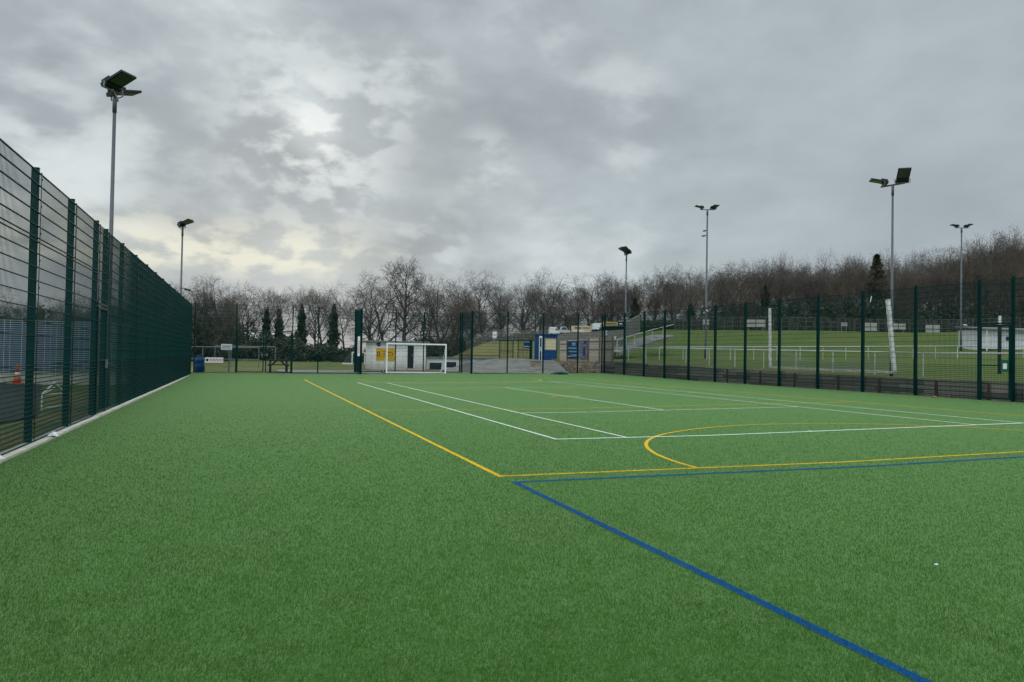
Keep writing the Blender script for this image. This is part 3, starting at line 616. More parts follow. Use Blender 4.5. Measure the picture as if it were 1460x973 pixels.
t, A0, A1, B0, B1 = wallpx('dark green low shed behind the white boards at the far corner', 859, 889, 466, 480, 465.5, 480, 65, 65, MTEAL, 'shed', 'shed', 2.5, 'wall')
MB().beam(A1+Vector((-.2,0,.04)), B1+Vector((.2,0,.04)), .5, .08).build('roof', MROOF, t)
board('white board leaning at the top of the grass bank', 702.3, 707.8, 473, 482.5, 76, MWHITE, [(.2,.8,.4,.5,MGALV)])
def vehicle(label, px0, px1, ytop, ybot, d, name, van, paint):
    A, B = at(px0, ybot, d), at(px1, ybot, d); A.z = B.z = (A.z+B.z)/2; u = (B-A); L = u.length; u.normalize(); n = Vector((-math.sin(YAW), -math.cos(YAW), 0)); h = at((px0+px1)/2, ytop, d).z-A.z
    t = thing(name, label, 'van' if van else 'car', A)
    if van: pr_ = [(0,.3),(0,.95),(.06,1),(.68,1),(.84,.62),(1,.5),(1,.3)]
    else: pr_ = [(0,.3),(0,.6),(.14,.68),(.26,1),(.62,1),(.78,.66),(1,.55),(1,.3)]
    MB().prism([A+u*(a*L)+Vector((0,0,b*h)) for a, b in pr_], n*-1.8).build('body', paint, t)
    ws = [(.66,.92),(.6,.62),(.8,.62)] if van else [(.2,.66),(.29,.94),(.6,.94),(.73,.66)]
    MB().prism([A+u*(a*L)+Vector((0,0,b*h))+n*.02 for a, b in ws], n*-.015).build('window', MWIN, t)
    for a in (.2, .8): MB().disc(A+u*(a*L)+Vector((0,0,.16*h))+n*.03, n, .16*h, .2, 16).build('wheel', MBLACK, t)
vehicle('white van parked above the boarded wall behind the blue booth', 783.5, 797.5, 466.5, 479.5, 72, 'parked_van', True, MWHITE)
vehicle('pale grey car parked beside the white van above the boarded wall', 797, 813, 466, 478.5, 75, 'parked_car', False, M('silver_paint', (.5,.51,.53), .35, .3))
vehicle('white van parked between the cream and gold advertising boards', 846, 862, 461, 473.5, 74, 'parked_van', True, MWHITE)
# hand rail and ramp up to the right
s = MB(); rs = MB()
pa = [(880, 484.5, 60), (905, 477.5, 63), (930, 470.5, 66.5), (960, 463, 71)]
t = thing('handrail', 'white handrail climbing the sloping path beside the grass bank', 'railing', at(*pa[0]))
P = [at(*q) for q in pa]; MB().tube(P, .03, 8).build('rail', MRAIL, t)
for i in range(3):
    for f in (0, .5):
        q = P[i].lerp(P[i+1], f); MB().tube([q, (q.x, q.y, q.z-1.0)], .025, 6).build('post', MRAIL, t)
s = MB(); ps = []
for px, py, d in pa: q = at(px, py, d); a = Vector((q.x, q.y, q.z-1.02)); ps += [a+Vector((.1,-.1,0)), a+Vector((-1.4, 1.2, .1)), a+Vector((.12,-.15,-.25))]
s.v = [tuple(p) for p in ps]
for i in range(3): k = 3*i; s.f += [(k, k+3, k+4, k+1), (k+2, k+5, k+3, k)]
struct(s.build('sloping_path', MCONC))
q = at(798, 532, 48.5); s = MB(); rng = random.Random(8)
s.tube([(q.x, q.y, .2), (q.x, q.y, .3), (q.x, q.y, .36)], [.65, .5, .12], 9)
s.v = [(x+rng.uniform(-.08,.08), y*1+rng.uniform(-.08,.08), z+rng.uniform(0,.06)) for x, y, z in s.v]
tag(s.build('tarpaulin', MTEAL), 'dark crumpled tarpaulin on the ground below the stone wall', 'tarpaulin')

# ------------------------------------------------------------------ football field on the right: rails, upturned goal, dugout
def railing(label, pts, n, h=1.0, r=.03, mat=MRAIL):
    P = [Vector((x, y, T(x, y))) for x, y in pts]; t = thing('spectator_rail', label, 'railing', P[0]); off = Vector((0,0,h))
    L = [0]; 
    for a, b in zip(P, P[1:]): L.append(L[-1]+(b-a).length)
    def pos(u):
        for i in range(len(P)-1):
            if u <= L[i+1]+1e-6: return P[i].lerp(P[i+1], (u-L[i])/(L[i+1]-L[i]))
    qs = [pos(L[-1]*i/n) for i in range(n+1)]
    for q in qs: q.z = T(q.x, q.y)
    MB().tube([q+off for q in qs], r, 8).build('rail', mat, t, True)
    for q in qs: MB().tube([q-Vector((0,0,.2)), q+off], r*.85, 8).build('post', mat, t)
railing('white spectator rail along the near side of the football field', [(26.4, 8), (26.4, 50), (27, 58)], 20)
def prow(p): 
    v = np.array([p[0], p[1], p[2]-EYE]); return CY-FPX*(v@up)/(v@fw)
def onrow(px, row, h, lo, hi):
    best = min(np.arange(lo, hi, .25), key=lambda d: abs(prow((at(px, 505, d).x, at(px, 505, d).y, T(at(px, 505, d).x, at(px, 505, d).y)+h))-row)); return at(px, 505, float(best))
f0, f1 = onrow(940, 496, 1., 56, 74), onrow(1640, 506.5, 1., 60, 90); print('far rail', f0, f1)
railing('white spectator rail on the far side of the football field below the bank', [(f0.x, f0.y), (f1.x, f1.y)], 22)
s = MB(); 
for y in np.arange(12, 47, 2.): s.box(23.66, 23.84, y, y+1.99, .5, field(24, y)+.05)
struct(s.build('kerb', M('pale_edging', (.46, .40, .31), .9, 0, .25, 3)))
Xg = 25.0
ya, za = onX(1098, 524, Xg); yb, zb = onX(1275, 531, Xg); yat, zat = onX(1093, 440, Xg); ybt, zbt = onX(1264, 427, Xg)
t = thing('goal', 'white football goal turned upside down with sagging net behind the right fence', 'goal', (Xg, yb, T(Xg, yb)))
za = max(za, T(Xg, ya)+.06); zb = max(zb, T(Xg, yb)+.06)
MB().beam((Xg, ya, za), (Xg, yb, zb), .1, .1).build('crossbar', MWORN, t)
MB().beam((Xg, ya, za), (Xg+.2, yat, zat), .12, .17).build('post', MWORN, t); MB().beam((Xg, yb, zb), (Xg+.2, ybt+.12, zbt), .12, .17).build('post', MWORN, t)
s = MB(); nn = 60
def sag(f, g): 
    y = ya+(yb-ya)*f; b = za+(zb-za)*f; top = b+.28+.85*abs(2*f-1)**2.2; return (Xg+.25+.3*g*(1-g), y, b+.03+(top-b)*g)
for i in range(nn+1): s.tube([sag(i/nn, g/5) for g in range(6)], .005, 3, False)
for g in range(11): s.tube([sag(i/40, g/10) for i in range(41)], .005, 3, False)
s.build('net', MNET, t)
# banded post near the gate
q = at(1425, 547, 33); zb = T(q.x, q.y); zt = at(1423, 443, 33).z
t = thing('banded_post', 'black and white banded post on the field seen through the right gate', 'post', (q.x, q.y, zb))
MB().tube([(q.x, q.y, zb-.1), (q.x, q.y, zb+(zt-zb)*.78)], .075, 10).build('padding', MBLACK, t); MB().tube([(q.x, q.y, zb+(zt-zb)*.78), (q.x, q.y, zb+(zt-zb)*.92)], .06, 10).build('pole', MWHITE, t)
MB().tube([(q.x, q.y, zb+(zt-zb)*.92), (q.x, q.y, zt)], .075, 10).build('cap', MBLACK, t)
q = onX(1433, 522, 23.22); t = thing('gate_sign', 'small green sign on the right hand gate frame', 'sign', (23.2, q[0], q[1]))
MB().box(23.2, 23.23, q[0]-.13, q[0]+.13, q[1]-.2, q[1]+.2).build('board', MGREEN, t); MB().box(23.19, 23.199, q[0]-.08, q[0]+.05, q[1]-.1, q[1]+.08).build('print', MWHITE, t)
# dugout
A, B = at(1398, 505, 72), at(1590, 508, 76); zd = T((A.x+B.x)/2, (A.y+B.y)/2)-.05; zd = (zd+at(1400, 505.5, 73).z)/2
u = (B-A); u.z = 0; L = u.length; ang = math.atan2(u.y, u.x); u.normalize(); n = Vector((u.y, -u.x, 0))
t = thing('dugout', 'white block dugout with dark sloping roof on the far touchline', 'dugout', (A.x, A.y, zd)); A = Vector((A.x, A.y, zd))
H = Vector((0,0,1)); MB().prism([A, A+u*L, A+u*L-n*2.6, A-n*2.6], H*2.05).build('wall', M('dugout_white', (.6,.61,.62), .8, 0, .12, 2), t)
MB().prism([A-u*.3+n*.5+H*2.06, A+u*(L+.3)+n*.5+H*2.06, A+u*(L+.3)-n*2.8+H*2.36, A-u*.3-n*2.8+H*2.36], H*.12).build('roof', MROOF, t)
for f in (.19, .45, .75): MB().disc(A+u*L*f+n*.02+H*1.25, n, .22, .03).build('crest', MNAVY, t)
MB().prism([A+n*.012, A+u*L+n*.012, A+u*L+n*.002, A+n*.002], H*.2).build('plinth', MBLACK, t)
for f in (.02, .415, .8): q = A+u*L*f+n*.4; MB().tube([q, q+H*2.06], .05, 8).build('post', MWHITE, t)
# fence on the crest of the bank, with pale boards
c0, c1 = at(962, 470, 90), at(1640, 480, 94)
t = thing('crest_fence', 'grey post and wire fence along the top of the grass bank', 'fence', (c0.x, c0.y, T(c0.x, c0.y)))
N_ = 60; qs = [c0.lerp(c1, i/N_) for i in range(N_+1)]
for q in qs: q.z = T(q.x, q.y)
s = MB(); rng = random.Random(1)
for q in qs: MB().box(q.x-.06, q.x+.06, q.y-.06, q.y+.06, q.z-.2, q.z+1.65).build('post', MFENCE, t)
for h in (.5, 1.1, 1.6): s.tube([q+Vector((0,0,h)) for q in qs], .035, 4)
s.build('rail', MFENCE, t)
s = MB()
for a, b in zip(qs, qs[1:]):
    for k in range(5): q = a.lerp(b, k/5); s.box(q.x-.025, q.x+.025, q.y-.012, q.y+.012, q.z+.1, q.z+1.5)
s.build('palings', MFENCE, t)
for k, (p0, p1, y0, y1, lb) in enumerate(((1002, 1011, 456, 463, 'pale board on the bank fence just right of the slim floodlight'), (1064, 1091, 456, 466.5, 'long pale board on the bank fence left of the leaning post'), (1232, 1250, 460.5, 472, 'pale board on the bank fence left of the right leaning goal post'),
        (1271, 1291, 461.5, 470, 'pale board on the bank fence just right of the large floodlight'), (1320, 1340, 463.5, 475, 'pale divided board on the bank fence near the dugout floodlight'), (1199, 1208, 460, 465, 'small pale board high on the bank fence'))):
    board(lb, p0, p1, y0, y1, 89.5, M('pale_board_%d' % k, (.36, .345, .31), .8, 0, .15, 4), [(.48, .52, 0, 1, MFENCE), (0, 1, .45, .53, MFENCE)])
# fence on the middle bank
c0, c1 = at(665, 488, 82), at(800, 478, 80); t = thing('paling_fence', 'dark paling fence along the top of the middle grass bank', 'fence', (c0.x, c0.y, T(c0.x, c0.y))); s = MB()
for i in range(70):
    q = c0.lerp(c1, i/69); q.z = T(q.x, q.y); s.box(q.x-.03, q.x+.03, q.y-.02, q.y+.02, q.z-.1, q.z+1.25)
s.build('palings', MGREYT, t); s = MB(); s.tube([(q.x, q.y, T(q.x, q.y)+.9) for q in [c0.lerp(c1, i/10) for i in range(11)]], .04, 4); s.build('rail', MGREYT, t)

# ------------------------------------------------------------------ left of the fence
s = MB(); pts = [at(0, 600, 14.2), at(52, 588, 15.8), at(60, 545, 29), at(-350, 542, 34), at(-300, 640, 11.)]
s.add([(p.x, p.y, -.03) for p in pts], [(0,1,2,3,4)]); struct(s.build('path', MTAR))
nf = thing('court_fence', 'low blue grey mesh fence of the neighbouring court beyond the left fence', 'fence', (-8.6, 34.4, -.05))
s = MB(); s2 = MB()
for k in range(26): z = .35+k*.085; s.box(-20, -3.8, 34.39, 34.41, z-.012, z+.012)
for k in range(80): x = -20+k*.2; s2.box(x-.006, x+.006, 34.41, 34.43, .2, 2.5)
s.build('horizontal_wires', M('blue_grey_wire', (.42,.48,.56), .5, .2), nf); s2.build('vertical_wires', M('blue_grey_bars', (.36,.42,.5), .5, .2), nf)
MB().box(-20, -3.8, 34.5, 34.54, .45, 2.3).build('windbreak', M('blue_windbreak', (.06,.085,.14), .8, 0, .3, .6), nf)
MB().box(-20, -3.8, 34.36, 34.46, -.1, .3).build('base_board', MKERB, nf)
for k in range(7): MB().box(-20+k*2.6-.05, -20+k*2.6+.05, 34.44, 34.5, -.1, 2.55).build('post', MTEAL, nf)
q = Vector((onY(24.5, 537, 33.9)[0], 33.9, 0)); t = thing('traffic_cone', 'orange traffic cone standing at the foot of the neighbouring court fence', 'cone', (q.x, q.y, -.05))
MB().box(q.x-.2, q.x+.2, q.y-.2, q.y+.2, -.05, 0).build('base', MORANGE, t); MB().tube([(q.x,q.y,0),(q.x,q.y,.3)], [.15,.1], 14).tube([(q.x,q.y,.42),(q.x,q.y,.75)], [.08,.03], 14).build('cone_body', MORANGE, t, True); MB().tube([(q.x,q.y,.3),(q.x,q.y,.42)], [.1,.08], 14).build('white_band', MWHITE, t, True)
# little folding goal
A, B, T0 = at(60, 563, 17.5), at(94, 561, 18.5), at(78, 545, 18.2); Z = -.06
t = thing('frame_goal', 'small white tubular training goal on the grass behind the left fence', 'goal', (A.x, A.y, Z))
r_ = .02
MB().tube([A, T0, B], r_, 6).build('roof_bar', MWHITE, t); MB().tube([A, B], r_, 6).build('crossbar', MWHITE, t)
for q in (A, B): MB().tube([q, (q.x, q.y, Z)], r_, 6).build('post', MWHITE, t)
MB().tube([(A.x,A.y,Z+.04),(B.x,B.y,Z+.04)], r_, 6).build('base_bar', MWHITE, t); MB().tube([A, (T0.x, T0.y, Z+.5)], r_, 6).build('brace', MWHITE, t)
# litter
def litter(label, p, r, mat=MLITTER, seed=0, flat=.5, name='litter'):
    rng = random.Random(seed); s = MB(); n = 9
    s.add([(p[0], p[1], p[2]+r*flat)], [])
    for ring, (rr, hz) in enumerate(((.55, .8), (1., .25))):
        for k in range(n): a = 2*math.pi*k/n; q = rr*rng.uniform(.6, 1.25)*r; s.v.append((p[0]+q*math.cos(a), p[1]+q*math.sin(a), p[2]+r*flat*hz*rng.uniform(.1, 1.2)))
    for k in range(n): s.f += [(0, 1+k, 1+(k+1) % n), (1+k, 1+n+k, 1+n+(k+1) % n, 1+(k+1) % n)]
    s.v += [(p[0], p[1], p[2])]; c = len(s.v)-1; s.f += [(c, 1+n+(k+1) % n, 1+n+k) for k in range(n)]
    tag(s.build(name, mat), label, 'litter', 'scraps lying on and beside the pitch')
litter('crumpled white scrap on the kerb at the left edge of the photo', (-2.86, 10.75, .036), .085, seed=1, flat=.9)
litter('crumpled pale scrap on the kerb between the first two left posts', (-2.80, 13.35, .036), .09, seed=2, flat=.8)
litter('tiny white speck alone on the turf right of the blue line', (4.61, 3.9, .008), .015, seed=3, flat=.6)
MLEAF = M('dry_leaf', (.2, .15, .09), .9, 0, .3, 5)
for k, (px, lb) in enumerate(((1318, 'dry leaf scrap on turf below the sleeper wall'), (1332, 'larger dry leaf heap on turf below the sleeper wall'), (1418, 'dry scrap at the foot of the right gate'), (1446, 'pale scrap beside the post right of the gate'), (1116, 'pale scrap against the sleeper wall near the upturned goal'))):
    X = 22.9; y, z = onX(px, 570, X); litter(lb, (X, y, gz(X, y)+.003), (.07, .12, .08, .07, .09)[k], MLEAF, 10+k)
y, z = onX(1242, 427, 23.28); tag(MB().prism([(23.27, y-.05, z+.1), (23.27, y-.01, z+.14), (23.27, y+.05, z-.1), (23.27, y+.02, z-.12)], (.004, 0, 0)).build('plastic_scrap', MLITTER), 'torn white plastic scrap caught on top of the right fence', 'litter')

rg = np.random.default_rng(31); n = 420
ex = np.where(rg.random(n) < .35, XL+np.abs(rg.normal(0, .18, n))+.02, XR-.3-np.abs(rg.normal(0, .35, n))); ey = rg.uniform(8, 45.5, n)
def litterfn(rg_, n_): return np.stack([ex, ey, np.maximum(0, (ex-8)*.0131)+np.maximum(0, (ey-36)*.01)+.014], 1)
o = bpy.data.objects.new('leaf_litter', npmesh('leaf_litter', *leaves(n, litterfn, .016, 3), MLEAF)); COL.objects.link(o); tag(o, 'small dry leaves blown along the edges of the pitch', 'leaves', kind='stuff')
# ------------------------------------------------------------------ trees
class Tree: pass
def grow(seed, kind):
    rng = random.Random(seed); H = 13.; segs = []     # (p, q, r0, r1, level)
    P = dict(spread=(.26, 50, .56, 12, .25), upright=(.28, 36, .50, 12, .2), tall=(.32, 44, .31, 17, .15), fan=(.38, 30, .56, 11, .12))[kind]
    c0, ang, lr, nch, wob = P
    kids = [nch, 6, 5, 4, 0]; lens = [H*.86, H*lr, H*lr*.52, H*lr*.30, H*lr*.18]
    def branch(p, d, L, r, lv, up):
        n = (9, 6, 4, 3, 2)[lv]; step = L/n; pts = [p.copy()]; rads = [r]; dirs = [d.copy()]
        for i in range(n):
            w = (.05, .13, .15, .16, .16)[lv]*(1+wob)
            d = (d+Vector((rng.gauss(0, w), rng.gauss(0, w), rng.gauss(0, w)+up))).normalized()
            p = p+d*step; rr = r*(1-(i+1)/n*(.86 if lv == 0 else .7)); pts.append(p.copy()); rads.append(max(rr, .0105 if lv > 2 else .018)); dirs.append(d.copy())
        segs.append((pts, rads, lv))
        k = kids[lv] if lv < 4 else 0
        if 0 < lv < 4: k = max(2, int(round(k*rng.uniform(.7, 1.3))))
        for j in range(k):
            f = (c0+(1-c0)*(j+rng.random())/k) if lv == 0 else (.22+.78*(j+rng.random())/k)
            f = min(f, .995); i = int(f*n); e = f*n-i; q = pts[i].lerp(pts[i+1], e); dd = dirs[min(i+1, n)]
            a = R(ang*rng.uniform(.7, 1.35))*(1.15 if lv else (1.25-.55*f)); ph = rng.uniform(0, 2*math.pi) if lv else j*2.4+rng.uniform(-.5, .5)
            ax = dd.orthogonal().normalized(); ax.rotate(Matrix.Rotation(ph, 3, dd)); nd = dd.copy(); nd.rotate(Matrix.Rotation(a, 3, ax))
            sc = (.72+.5*math.sin(math.pi*min(1, (f-c0)/(1-c0)*1.15))-.2*(f-c0)/(1-c0)) if lv == 0 else (1.1-.55*f)
            rr = (rads[i]*(1-e)+rads[i+1]*e)*(.62 if lv else .6)
            branch(q, nd, lens[lv+1]*sc*rng.uniform(.7, 1.25), max(rr, .013), lv+1, (.065, .055, .04, .03)[lv] if kind != 'spread' else (.05, .03, .015, .01)[lv])
    branch(Vector((0,0,-.3)), Vector((rng.gauss(0,.03), rng.gauss(0,.03), 1)).normalized(), lens[0], .34 if kind != 'spread' else .40, 0, .05)
    out = []
    for lo, hi in ((0, 1), (2, 4)):
        V = []; Q = []
        for pts, rads, lv in segs:
            if not lo <= lv <= hi: continue
            n = (7, 5, 3, 3, 3)[lv]; b = len(V)
            for i, p in enumerate(pts):
                d = (pts[min(i+1, len(pts)-1)]-pts[max(i-1, 0)]).normalized(); a = d.orthogonal().normalized(); c = d.cross(a)
                for k in range(n): t = 2*math.pi*k/n; V.append(p+(a*math.cos(t)+c*math.sin(t))*rads[i])
            for i in range(len(pts)-1):
                for k in range(n): Q.append((b+i*n+k, b+i*n+(k+1) % n, b+(i+1)*n+(k+1) % n, b+(i+1)*n+k))
        out.append((np.array([tuple(v) for v in V], np.float32), np.array(Q, np.int32)))
    return out
TV = {}
for kind, seeds in (('spread', (1, 2, 3)), ('upright', (4, 5, 6)), ('tall', (7,)), ('fan', (8, 9))):
    for s_ in seeds: TV[kind+str(s_)] = grow(s_, kind)
TM = {}
for k, ((v0, q0), (v1, q1)) in TV.items():
    TM[k] = (npmesh('trunk', v0, q0, MBARK), npmesh('crown', v1, q1, MTWIG2 if k in ('fan8', 'upright5', 'fan9') else MTWIG))
def ivyfn(h, r):
    def fn(rg, n):
        z = rg.uniform(0, h, n); ph = rg.uniform(0, 2*np.pi, n); rr = r*(1-.45*z/h)*np.sqrt(1-.97*(z/h)**3)*(.9+.2*np.sin(z*2.3+ph*2)+.12*np.sin(z*5.1))*np.sqrt(rg.uniform(.05, 1, n)); return np.stack([rr*np.cos(ph), rr*np.sin(ph), z], 1)
    return fn
IVY = npmesh('ivy', *leaves(5200, ivyfn(8.2, 1.25), .13, 5), MIVY)
def bushfn(rg, n):
    k = 26; cs = rg.normal(size=(k, 3))*np.array([.95, .8, .45])+np.array([0, 0, 1.0]); cs[:, 2] = np.abs(cs[:, 2]); rr = rg.uniform(.35, .8, k)
    i = rg.integers(0, k, n); d = rg.normal(size=(n, 3)); d /= np.linalg.norm(d, axis=1)[:, None]; return cs[i]+d*(rr[i]*rg.uniform(.6, 1.05, n))[:, None]
BUSH = [leaves(2600, bushfn, .13, 20+k) for k in range(3)]
def conefn(rg, n):
    t = rg.uniform(0, 1, n); lay = np.floor(t*12)/12; f = (t-lay)*12; ph = rg.uniform(0, 2*np.pi, n); ln = .75+.25*np.sin(ph*5+lay*30)
    rr = 2.2*(1-lay)*(1-.65*f)*ln*np.sqrt(rg.uniform(.05, 1, n)); return np.stack([rr*np.cos(ph), rr*np.sin(ph), 1+t*9-rr*.25], 1)
CONE = npmesh('foliage', *leaves(9000, conefn, .16, 9), MBUSH)
def tree(px, ytop, d, var, label, ivy=0., rot=None, dz=0):
    p = at(px, 505, d); z = T(p.x, p.y)-.1; h = at(px, ytop, d).z-z; vmax = float(max(TV[var][1][0][:, 2].max(), TV[var][0][0][:, 2].max())); sc = h/vmax
    t = thing('bare_tree', label, 'tree', (p.x, p.y, z), px*1.7 if rot is None else rot, 'bare trees of the wood behind the pitch'); t.scale = (sc, sc, sc)
    for n, m in zip(('trunk', 'crown'), TM[var]):
        o = bpy.data.objects.new(n, m); COL.objects.link(o); o.parent = t
    if ivy:
        o = bpy.data.objects.new('ivy', IVY); COL.objects.link(o); o.parent = t; k = ivy/8.2/sc; o.scale = (1/sc*.9, 1/sc*.9, k)
TREES = [
 (-30, 392, 70, 'spread1', 'bare tree at the left picture edge seen through the left fence', 0),
 (38, 428, 72, 'upright4', 'small bare tree behind the neighbouring court fence, left of the first post', 0),
 (86, 408, 70, 'spread2', 'bare tree seen between the first two posts of the left fence', 0),
 (128, 412, 74, 'spread3', 'bare tree seen between the second and third posts of the left fence', 0),
 (190, 398, 80, 'upright6', 'bare tree hidden by the dense mesh of the left fence', 0),
 (236, 398, 88, 'spread1', 'thin bare tree just left of the far left floodlight', 0),
 (298, 390, 104, 'spread2', 'broad spreading bare tree right of the far left floodlight', 0),
 (322, 389, 106, 'spread3', 'second broad bare tree above the white notice board', 0),
 (354, 399, 108, 'spread1', 'bare tree above the left leaf of the double gate', 0),
 (379, 405, 108, 'upright5', 'slim bare tree with narrow ivy trunk above the picnic bench', 7.3),
 (397, 408, 110, 'upright4', 'slim bare tree with wide ivy column left of the gate post', 7.5),
 (429, 403, 108, 'fan8', 'fan topped bare tree with tall ivy column right of the gate', 8.2),
 (449, 407, 112, 'fan9', 'pale fan topped bare tree without ivy right of the gate', 0),
 (461, 405, 112, 'upright5', 'pale upright bare tree left of the dark ivy tree', 0),
 (475, 416, 106, 'upright6', 'dark ivy covered tree left of the recess corner post', 8.3),
 (493, 414, 112, 'fan8', 'pale low fan shaped bare tree behind the recess corner post', 0),
 (525, 382, 100, 'spread1', 'broad bare tree rising above the left end of the hut', 0),
 (551, 386, 102, 'spread3', 'dark bare tree right above the yellow banners of the hut', 0),
 (577, 359, 101, 'tall7', 'tallest bare tree, standing above the hut roof', 0),
 (600, 392, 106, 'upright6', 'narrow bare tree above the right end of the hut roof', 0),
 (627, 382, 104, 'spread2', 'round bare tree above the goal right post', 0),
 (650, 394, 108, 'upright4', 'small upright bare tree left of the right recess posts', 0),
 (692, 382, 102, 'spread3', 'wide double crowned bare tree right of the recess', 0),
 (716, 392, 108, 'upright6', 'bare tree above the white board on the bank', 0),
 (743, 396, 104, 'spread1', 'rounded bare tree above the steel gates', 0),
 (768, 398, 110, 'upright4', 'small bare tree directly above the narrow white sign', 0),
 (790, 379, 100, 'spread2', 'high pointed bare tree above the blue booth and white van', 0),
 (818, 395, 108, 'upright6', 'low bare tree above the navy poster', 0),
 (842, 384, 104, 'spread3', 'bare tree above the cream advertising board', 0),
 (868, 382, 106, 'upright4', 'bare tree just left of the far corner floodlight', 0),
 (905, 386, 104, 'spread1', 'bare tree just right of the far corner floodlight', 5.0),
 (932, 377, 106, 'upright6', 'bare tree above the sloping timber wall', 0),
 (957, 374, 108, 'spread2', 'pale bare tree above the top of the handrail', 0),
 (984, 376, 106, 'fan9', 'fan shaped bare tree left of the slim field floodlight', 4.0),
 (1026, 370, 108, 'spread3', 'bare tree just right of the slim field floodlight', 0),
 (1056, 367, 106, 'spread1', 'dense bare tree left of the left leaning goal post', 0),
 (1090, 370, 104, 'upright6', 'dark ivy clad tree behind the left leaning goal post', 6.5),
 (1132, 368, 116, 'spread2', 'pale round bare tree showing behind the dark ivy tree', 0),
 (1165, 378, 106, 'spread3', 'low bare tree left of the conifer group', 0),
 (1193, 362, 108, 'spread1', 'brownish bare tree left of the dark conifer', 0),
 (1219, 358, 112, 'upright4', 'upright bare tree touching the dark conifer', 0),
 (1292, 362, 112, 'spread2', 'bare tree just right of the large floodlight pole', 0),
 (1322, 366, 110, 'fan9', 'low bare tree between the large floodlight and the dugout floodlight', 0),
 (1352, 344, 108, 'spread3', 'pale bare tree just left of the dugout floodlight', 0),
 (1388, 334, 112, 'fan8', 'pale upright bare tree just right of the dugout floodlight', 0),
 (1418, 328, 106, 'spread1', 'large bare tree above the dugout roof', 0),
 (1448, 321, 104, 'spread2', 'highest bare tree at the right picture edge', 0)]
for px, yt, d, v, lb, iv in TREES: tree(px, yt, d, v, lb, iv)
p = at(1249, 505, 107); z = T(p.x, p.y); h = at(1249, 361, 107).z-z
t = thing('conifer', 'dark evergreen conifer rising left of the large floodlight', 'tree', (p.x, p.y, z)); sc = h/10.2; t.scale = (sc*1.9, sc*1.9, sc)
o = bpy.data.objects.new('foliage', CONE); COL.objects.link(o); o.parent = t
tm = MB().tube([(0,0,-.3),(0,0,9)], [.25,.04], 8).mesh('trunk'); tm.materials.append(MBARK); o = bpy.data.objects.new('trunk', tm); COL.objects.link(o); o.parent = t
# the rest of the wood, one mass of trunks and twigs, and the dark growth under it
rng = random.Random(77)
def mass(name, parts, mat, label, cat):
    Vs = []; Qs = []; n = 0
    for (V, Q), (x, y, z), (sx, sz), a in parts:
        c, s = math.cos(a), math.sin(a); W = V*np.array([sx, sx, sz], np.float32); W = np.stack([W[:, 0]*c-W[:, 1]*s+x, W[:, 0]*s+W[:, 1]*c+y, W[:, 2]+z], 1)
        Vs.append(W); Qs.append(Q+n); n += len(V)
    o = bpy.data.objects.new(name, npmesh(name, np.concatenate(Vs), np.concatenate(Qs), mat)); COL.objects.link(o); return tag(o, label, cat, kind='stuff')
prof = [(-150,400),(0,425),(230,420),(300,402),(420,418),(520,404),(700,402),(800,402),(900,395),(1000,385),(1100,380),(1200,375),(1300,372),(1350,352),(1460,335),(1700,330)]
def ptop(px): return float(np.interp(px, [a for a, b in prof], [b for a, b in prof]))
tr = []; tw = []; keys = list(TV)
for i in range(96):
    px = -120+1720*(i+rng.random()*.8)/96
    if 260 < px < 760 and i % 2 or 395 < px < 500: continue
    d = rng.uniform(112, 138) if px > 250 else rng.uniform(78, 95); p = at(px, 505, d); z = T(p.x, p.y)-.2; h = at(px, ptop(px)+rng.uniform(-3, 14), d).z-z; k = rng.choice(keys); sc = h/float(TV[k][1][0][:, 2].max()); a = rng.uniform(0, 6.28)
    tr.append((TV[k][0], (p.x, p.y, z), (sc, sc), a)); tw.append((TV[k][1], (p.x, p.y, z), (sc, sc), a))
mass('wood_trunks', tr, MBARK, 'massed bare trunks of the wood behind the front trees', 'wood')
mass('wood_twigs', tw, MTWIG, 'massed bare twigs of the wood behind the front trees', 'wood')
ub = []; br = []
hb = [(-150,455),(0,452),(120,462),(262,436),(330,458),(350,476),(440,490),(500,492),(560,486),(640,474),(700,478),(790,472),(880,458),(1000,452),(1060,438),(1130,432),(1200,432),(1260,425),(1340,440),(1400,440),(1460,435),(1700,430)]
bt_ = [(-150,440),(0,440),(120,450),(262,425),(330,436),(350,450),(440,465),(500,470),(560,455),(640,440),(700,440),(790,440),(880,415),(1000,405),(1060,395),(1130,388),(1200,385),(1260,380),(1340,385),(1400,365),(1460,352),(1700,350)]
def ip(tb, px): return float(np.interp(px, [a for a, b in tb], [b for a, b in tb]))
for i in range(250):
    px = -140+1780*(i+rng.random())/250; d = rng.uniform(96, 118) if px > 250 else rng.uniform(70, 84)
    p = at(px, 505, d); z = T(p.x, p.y)-.3; top = ip(hb, px)+rng.uniform(-2, 34)
    h = max(1.2, at(px, top, d).z-z); sx = rng.uniform(.7, 1.3)*(.8+.12*h); ub.append((BUSH[i % 3], (p.x, p.y, z), (sx, h/2.1), rng.uniform(0, 6.28)))
mass('undergrowth', ub, MBUSH, 'dark evergreen undergrowth and ivy massed under the trees', 'undergrowth')
BR = []
for k in ('spread1', 'upright5', 'spread3'):
    V, Q = TV[k][1]; V = V.copy(); V[:, 2] = (V[:, 2]-3.2)/10; V[:, :2] *= .55; BR.append((V, Q))
for i in range(190):
    px = 240+1420*((i+rng.random())/190)**.7
    if 345 < px < 620: continue
    d = rng.uniform(95, 128)
    p = at(px, 505, d); z = T(p.x, p.y)-.3; top = ip(bt_, px)+rng.uniform(-4, 26)
    h = max(1.5, at(px, top, d).z-z); sx = rng.uniform(.7, 1.1)*(.35+.07*h); br.append((BR[i % 3], (p.x, p.y, z), (sx, h), rng.uniform(0, 6.28)))
